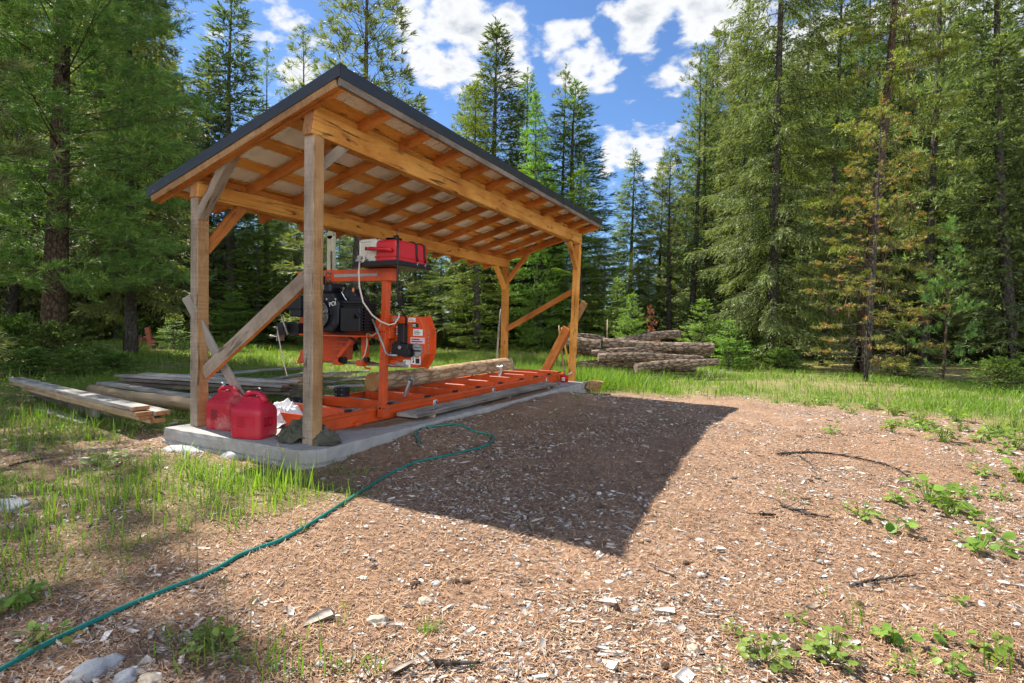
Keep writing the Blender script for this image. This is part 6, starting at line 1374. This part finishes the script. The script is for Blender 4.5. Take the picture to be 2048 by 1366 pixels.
def lm(name, dark, mid, light, tr=0.34, tcol=(1.35, 1.45, 0.65), var=0.22): return mat_leaf(name, [(0.0, dark), (0.5, mid), (1.0, light)], tr, 0.55, tcol, var)
L_spruce = lm('spruce_needles', (0.086, 0.122, 0.040), (0.161, 0.215, 0.068), (0.265, 0.324, 0.104))
L_fir = lm('fir_needles', (0.074, 0.116, 0.050), (0.138, 0.191, 0.078), (0.230, 0.285, 0.114))
L_larch = lm('larch_needles', (0.112, 0.185, 0.029), (0.182, 0.276, 0.044), (0.270, 0.376, 0.070), 0.34)
L_pine = lm('pine_needles', (0.094, 0.125, 0.043), (0.177, 0.218, 0.072), (0.309, 0.333, 0.122))
L_bigp = lm('long_pine_needles', (0.064, 0.121, 0.029), (0.123, 0.212, 0.047), (0.246, 0.342, 0.076), 0.28)
L_oldl = lm('old_larch_needles', (0.142, 0.214, 0.035), (0.263, 0.346, 0.058), (0.420, 0.489, 0.103), 0.30)
L_yell = mat_leaf('yellowing_needles', [(0.0, (0.118, 0.150, 0.029)), (0.5, (0.214, 0.234, 0.044)), (0.8, (0.332, 0.284, 0.067)), (1.0, (0.476, 0.212, 0.067))], 0.28, 0.55, (1.3, 1.3, 0.6), 0.1)
L_dead = lm('dead_orange_needles', (0.20, 0.065, 0.022), (0.30, 0.11, 0.04), (0.40, 0.17, 0.07), 0.25, (1.3, 0.8, 0.5))
M_lich = mat_tint('brown_lichen', [(0.0, (0.040, 0.024, 0.015)), (0.6, (0.105, 0.065, 0.042)), (1.0, (0.17, 0.115, 0.08))], 0.9)
def proto(spec, leaf, bark):
    a, b, c = conifer(**spec); a.materials.append(bark); b.materials.append(leaf)
    if c: c.materials.append(M_lich)
    return a, b, c, spec['H'], spec['R']
PR = {}
PR['spruce'] = [proto(dict(seed=s, H=16, R=2.5, h0=0.5, whorl=.44, nb=7, e_bot=-.28, e_top=.45, curve=-.10, tstep=.046, tlen=.55, k=11, kl=.19, kw=.036, jit=.32, hang=.30, r_tr=.2, upcurl=.10), L_spruce, M_barkg) for s in (1, 2)]
PR['fir'] = [proto(dict(seed=s, H=16, R=1.75, h0=0.7, whorl=.34, nb=8, e_bot=-.20, e_top=.40, curve=-.06, tstep=.065, tlen=.5, k=11, kl=.17, kw=.034, jit=.32, hang=.12, skip=.05, r_tr=.17, upcurl=.12), L_fir, M_barkg) for s in (3, 4)]
PR['larch'] = [proto(dict(seed=s, H=15, R=2.1, h0=0.6, whorl=.36, nb=6, e_bot=.02, e_top=.55, curve=-.08, tstep=.060, tlen=.55, k=13, kl=.11, kw=.032, jit=.8, hang=.22, skip=.12, r_tr=.15), L_larch, M_barkg) for s in (5, 6)]
PR['pine'] = [proto(dict(seed=s, H=17, R=1.9, h0=4.2, whorl=.55, nb=5, e_bot=-.05, e_top=.75, curve=.10, tstep=.14, tlen=.55, k=22, kl=.20, kw=.022, jit=.6, hang=-.25, tuft_=True, skip=.14, r_tr=.16, dead=40, prof=.7, bushbot=.4, tmin=.3), L_pine, M_barkg) for s in (7, 8)]
PR['lowpine'] = [proto(dict(seed=s, H=15, R=2.2, h0=.8, whorl=.48, nb=6, e_bot=-.12, e_top=.75, curve=.12, tstep=.11, tlen=.6, k=20, kl=.20, kw=.023, jit=.55, hang=-.15, tuft_=True, skip=.1, r_tr=.16, dead=10, prof=.75, tmin=.2), L_pine, M_barkg) for s in (9, 10)]
PR['bigpine'] = [proto(dict(seed=11, H=19, R=4.0, h0=2.3, whorl=.50, nb=8, e_bot=-.10, e_top=.55, curve=.08, tstep=.068, tlen=.75, k=30, kl=.20, kw=.0155, jit=.55, hang=-.10, tuft_=True, skip=.05, r_tr=.30, prof=.6, tmin=.06, bushbot=.75, dead=8), L_bigp, M_bark)]
PR['oldspruce'] = [proto(dict(seed=12, H=21, R=3.5, h0=.5, whorl=.50, nb=6, e_bot=-.34, e_top=.3, curve=-.22, tstep=.026, tlen=.60, k=11, kl=.15, kw=.032, jit=.26, hang=.50, skip=.12, r_tr=.26, prof=.6, upcurl=.16, dead=30, bushbot=.7), L_spruce, M_barkg)]
PR['tallspruce'] = [proto(dict(seed=22, H=20, R=2.9, h0=2.6, whorl=.36, nb=7, e_bot=-.30, e_top=.3, curve=-.16, tstep=.045, tlen=.66, k=10, kl=.17, kw=.032, jit=.28, hang=.40, r_tr=.22, upcurl=.14, prof=.65, dead=50, bushbot=.75), L_spruce, M_barkg)]
PR['oldlarch'] = [proto(dict(seed=13, H=22, R=3.2, h0=1.6, whorl=.58, nb=5, e_bot=-.12, e_top=.3, curve=-.06, tstep=.046, tlen=.58, k=18, kl=.085, kw=.032, jit=.9, hang=.16, skip=.14, r_tr=.24, prof=.5, dead=40, lichen=6, bushbot=.7), L_oldl, M_bark)]
PR['yellowpine'] = [proto(dict(seed=14, H=9.5, R=1.9, h0=.9, whorl=.42, nb=6, e_bot=-.10, e_top=.5, curve=.06, tstep=.11, tlen=.42, k=24, kl=.10, kw=.017, jit=.75, hang=.0, tuft_=True, skip=.2, r_tr=.10, prof=.6, dead=40, lichen=1, bushbot=.8, tmin=.3), L_yell, M_barkg)]
PR['sapling'] = [proto(dict(seed=15, H=3.4, R=.85, h0=.15, whorl=.22, nb=6, e_bot=.05, e_top=.7, curve=.05, tstep=.055, tlen=.30, k=9, kl=.10, kw=.024, jit=.55, hang=.0, r_tr=.03, tmin=.1), L_larch, M_barkg)]
PR['pinelet'] = [proto(dict(seed=16, H=4.2, R=.95, h0=.3, whorl=.33, nb=5, e_bot=.15, e_top=.8, curve=.15, tstep=.075, tlen=.32, k=22, kl=.12, kw=.013, jit=.55, hang=-.2, tuft_=True, r_tr=.04, skip=.12, tmin=.3), L_bigp, M_bark)]
PR['deadlet'] = [proto(dict(seed=17, H=2.0, R=.5, h0=.2, whorl=.18, nb=5, e_bot=.1, e_top=.6, curve=-.05, tstep=.06, tlen=.2, k=9, kl=.09, kw=.018, jit=.7, hang=.1, r_tr=.02, skip=.25), L_dead, M_barkg)]
PR['bush'] = [proto(dict(seed=s, H=1.0, R=.95, h0=.05, whorl=.09, nb=8, e_bot=.25, e_top=1.0, curve=-.05, tstep=.045, tlen=.24, k=9, kl=.055, kw=.028, jit=.8, hang=.05, r_tr=.012, prof=.55, bushbot=.9), lm('shrub_leaves%d' % s, (0.053, 0.111, 0.018), (0.109, 0.195, 0.029), (0.203, 0.312, 0.053), .35), M_bark) for s in (18, 19)]
print('protos', {k: [len(p[1].polygons) for p in v] for k, v in PR.items()})
NAMES = {'spruce': 'spruce_tree', 'fir': 'fir_tree', 'larch': 'larch_tree', 'pine': 'pine_tree', 'lowpine': 'pine_tree', 'bigpine': 'pine_tree', 'oldspruce': 'spruce_tree', 'tallspruce': 'spruce_tree', 'oldlarch': 'larch_tree', 'yellowpine': 'pine_tree', 'sapling': 'larch_sapling', 'pinelet': 'pine_sapling', 'deadlet': 'dead_sapling', 'bush': 'shrub'}
def plant_tree(kind, xy, H, Rw, label, group=None, rz=None, var=0, cat=None, sink=0.0, tilt=0.0):
    tkm, crm, li, h_, r_ = PR[kind][var % len(PR[kind])]
    z = gz1(xy[0], xy[1])-sink; t = thing(NAMES[kind], label, cat or ('shrub' if kind == 'bush' else 'tree'), (xy[0], xy[1], z), 0, group)
    t.rotation_euler = (tilt*random.uniform(-1, 1), tilt*random.uniform(-1, 1), random.uniform(0, 6.28) if rz is None else rz); t.scale = (Rw/r_, Rw/r_, H/h_)
    for nm, me in (('trunk', tkm), ('crown', crm)) if not li else (('trunk', tkm), ('crown', crm), ('hanging_lichen', li)):
        o = bpy.data.objects.new(nm, me); COL.objects.link(o); o.parent = t
    return t
def tree(kind, px, D, ytop, wpx, label, group=None, rz=None, var=0, H=None, tilt=0.01):
    x, y = atD(px, D); Hh = H if H else (horizon_y(px)-ytop)/FPX*D+1.2
    return plant_tree(kind, (x, y), Hh, wpx/2/FPX*D, label, group, rz, var, tilt=tilt)
# trees one can tell apart, left to right
tree('bigpine', 105, 13.5, 0, 640, 'big dark pine with long soft needles at the left edge', H=17, rz=0.4)
tree('tallspruce', 262, 17.5, 0, 300, 'dark spruce standing between the big left pine and the sky gap', H=17)
tree('tallspruce', 180, 32, 0, 400, 'tall spruce behind the big left pine', H=20, var=1)
tree('tallspruce', 20, 24, 0, 320, 'spruce behind the left edge of the big pine', H=20)
tree('fir', 470, 28, -45, 260, 'slender pale green fir with its top at the upper edge of the sky gap', var=0)
tree('fir', 420, 30, 120, 247, 'shorter fir left of the slender one above the shed roof', var=1)
tree('pine', 530, 31, 103, 137, 'thin spindly pine just right of the slender fir', var=0)
tree('pine', 580, 30, 66, 187, 'thin pine with open top between the slender fir and the big pine', var=1)
tree('lowpine', 705, 22, -170, 390, 'large pine with a dark trunk rising behind the shed roof peak', var=1, H=17)
tree('fir', 972, 31, 62, 247, 'tallest pointed fir behind the middle of the roof', var=1)
tree('larch', 958, 25, 170, 230, 'bright green larch in front of the tallest pointed fir', var=0)
tree('lowpine', 925, 32, 190, 169, 'dark pine half behind the bright larch', var=0)
tree('spruce', 1043, 32, 150, 195, 'dark narrow spruce right of the bright larch', var=0)
tree('larch', 1078, 26, 186, 190, 'second bright larch in front of the dark narrow spruce', var=1)
tree('pine', 1118, 30, 152, 150, 'slim pine standing between the second larch and the airy fir', var=0)
tree('fir', 1172, 28, 158, 247, 'airy fir with level branches above the low end of the roof', var=0)
tree('larch', 1165, 25, 330, 195, 'pale larch lower down in front of the airy fir', var=0)
tree('spruce', 1258, 33, 300, 169, 'lone dark spruce in the wide sky gap', var=1)
tree('spruce', 1312, 34, 308, 130, 'small dark spruce right of the lone one in the sky gap', var=0)
tree('lowpine', 1340, 27, 305, 195, 'olive green pine in front of the tall bare trunk', var=0)
tree('pine', 1380, 26, 92, 175, 'tall dark pine with a long bare trunk at the right of the sky gap', var=1)
tree('fir', 1425, 27, 90, 150, 'fir close behind the old spruce on the left side', var=0)
tree('oldspruce', 1545, 18, 0, 330, 'old spruce with drooping pale branches right of the sky gap', H=19, rz=2.0)
tree('fir', 1650, 19.5, 60, 200, 'dark fir in the shade between the old spruce and the lichen larch', H=16, var=1)
tree('oldlarch', 1718, 16.0, 0, 330, 'old larch hung with brown lichen on the right', H=19, rz=1.0)
tree('yellowpine', 1735, 13.6, 0, 260, 'thin yellowing pine with reddish tips in front of the lichen larch', H=7.0, rz=0.6)
tree('lowpine', 1850, 20, 0, 260, 'tall pine just right of the lichen larch', H=20, var=1)
tree('lowpine', 1925, 22, 40, 260, 'olive pine with its top under the cloud at the right', H=14.5, var=0)
tree('fir', 2030, 18, 0, 260, 'tall fir at the right edge of the view', H=18, var=0)
tree('spruce', 1980, 24, 0, 260, 'spruce behind the fir at the right edge', H=12, var=0)
tree('pinelet', 1890, 13.2, 445, 130, 'young pine with upright candles in front of the right woods')
tree('sapling', 1080, 25, 505, 110, 'bright larch sapling between the two far posts')
tree('sapling', 1105, 27, 540, 120, 'larch sapling right of the far tall post', var=0)
tree('sapling', 350, 20, 640, 80, 'small pale sapling in the grass near the rusty implement')
tree('sapling', 325, 23, 655, 60, 'tiny sapling behind the rusty implement')
tree('deadlet', 1298, 17, 615, 45, 'dead orange sapling behind the log pile')
tree('sapling', 1230, 21, 560, 100, 'green sapling behind the left end of the log pile')
tree('sapling', 1265, 19, 590, 90, 'green sapling behind the middle of the log pile')
tree('larch', 1200, 24, 470, 156, 'young larch behind the log pile below the lone spruce', var=1)
tree('sapling', 640, 26, 560, 120, 'light green sapling left of the tall near post', var=0)
tree('larch', 600, 28, 470, 195, 'young larch behind the saw engine', var=0)
tree('larch', 880, 29, 520, 208, 'young larch behind the saw guard', var=1)
tree('sapling', 470, 26, 585, 130, 'light green sapling behind the diagonal brace')
tree('larch', 520, 28, 440, 208, 'young larch under the low roof beam', var=1)
tree('sapling', 950, 27, 590, 130, 'sapling behind the far end of the mill log')
tree('sapling', 1400, 18, 600, 110, 'green sapling right of the tall bare trunk')
tree('sapling', 1460, 16.5, 640, 100, 'low green sapling at the foot of the old spruce')
# shading trees just outside the view on the left
for (xy, H, Rw, k, v) in [((-9.6, 0.1), 15, 2.0, 'lowpine', 0), ((-7.0, -1.9), 12.5, 2.0, 'pine', 1), ((-10.0, -3.2), 16, 2.2, 'pine', 0), ((-12.5, -1.0), 17, 2.4, 'lowpine', 1), ((-5.6, -3.6), 10.5, 1.7, 'lowpine', 0)]:
    plant_tree(k, xy, H, Rw, 'pine just beyond the left edge shading the foreground grass', 'pines beyond the left edge', var=v)
# woods behind
def ylim(px):
    return float(np.interp(px, [-600, 330, 371, 372, 600, 830, 831, 905, 906, 1100, 1101, 1190, 1195, 1330, 1335, 1398, 1400, 2800], [-260, -150, 150, 380, 330, 250, 470, 470, 340, 330, 430, 430, 480, 470, 400, 340, 40, -200]))
rr = random.Random(5)
kinds = ['spruce', 'fir', 'pine', 'lowpine', 'spruce', 'larch', 'fir', 'lowpine']
nb_ = 0
for D, step in ((32, 64), (36, 56), (41, 54), (50, 54)):
    px = -420.0
    while px < 2500:
        q = px+rr.uniform(-.35, .35)*step; Dq = D+rr.uniform(-2.5, 2.5)
        x, y = atD(q, Dq)
        yt = ylim(q)+rr.uniform(0, 130)
        Hh = min((horizon_y(q)-yt)/FPX*Dq+1.2, 23); 
        if Hh > 3: plant_tree(rr.choice(kinds), (x, y), Hh, max(1.1, min(3.0, Hh*rr.uniform(.15, .22))), 'conifer in the dense woods behind the clearing', 'conifers in the woods behind the clearing', var=rr.randrange(2), tilt=.012); nb_ += 1
        px += step
for q, D, H in [(-200, 22, 19), (-120, 28, 20), (60, 29, 20), (2120, 21, 20), (2200, 18, 19), (2300, 22, 20), (1790, 25, 17), (1600, 25, 17), (1480, 24, 16), (1700, 26, 18), (1900, 27, 16), (2080, 27, 18), (2420, 20, 18), (-330, 20, 18), (140, 33, 20)]:
    x, y = atD(q, D); plant_tree(rr.choice(['spruce', 'fir', 'lowpine']), (x, y), H, H*.13, 'conifer in the dense woods behind the clearing', 'conifers in the woods behind the clearing', var=rr.randrange(2)); nb_ += 1
print('woods', nb_)
# shrubs
for px, D, s, hh, lb in [(20, 12.2, 1.3, .9, 'dark shrub at the left edge under the big pine'), (110, 12.0, 1.2, .75, 'shrub at the foot of the big left pine'), (190, 11.5, .8, .42, 'spreading shrub right of the big pine trunk'), (235, 11.2, .7, .34, 'low shrub at the edge of the sunny grass on the left'), (60, 10.6, 1.0, .42, 'low shrub behind the left board stack'), (150, 10.4, .8, .42, 'small shrub between the pine and the rear boards'),
                         (1560, 16.8, 1.0, .5, 'shrub below the old drooping spruce'), (1800, 14.6, .8, .42, 'shrub right of the yellowing pine trunk'), (2000, 11.6, .9, .55, 'leaning shrub in the tall grass at the right edge'), (2060, 12.6, 1.0, .6, 'large shrub at the right edge of the view'), (1480, 17.5, 1.0, .6, 'shrub right of the log pile'), (1420, 18, 1.0, .6, 'shrub behind the right end of the log pile'),
                         (1170, 26, 1.0, .8, 'shrub behind the far tall post'), (900, 28, 1.2, .7, 'shrub behind the saw guard'), (560, 28, 1.2, .8, 'shrub behind the diagonal brace'), (430, 28, 1.2, .9, 'shrub beside the short near post in the distance'), (270, 27, 1.2, .9, 'shrub behind the rusty implement')]:
    x, y = atD(px, D); plant_tree('bush', (x, y), hh*1.15, s*.85, lb, 'shrubs round the edge of the clearing', var=int(px) % 2)
rr = random.Random(15)
for k in range(46):
    q = rr.uniform(-150, 2250); D = rr.uniform(28, 34); x, y = atD(q, D); plant_tree('bush' if k % 2 else 'sapling', (x, y), rr.uniform(.8, 1.5) if k % 2 else rr.uniform(1.2, 3.2), rr.uniform(.8, 1.4) if k % 2 else rr.uniform(.5, .9), 'low green growth at the foot of the back woods', 'undergrowth at the foot of the back woods', var=k//2, cat='undergrowth')
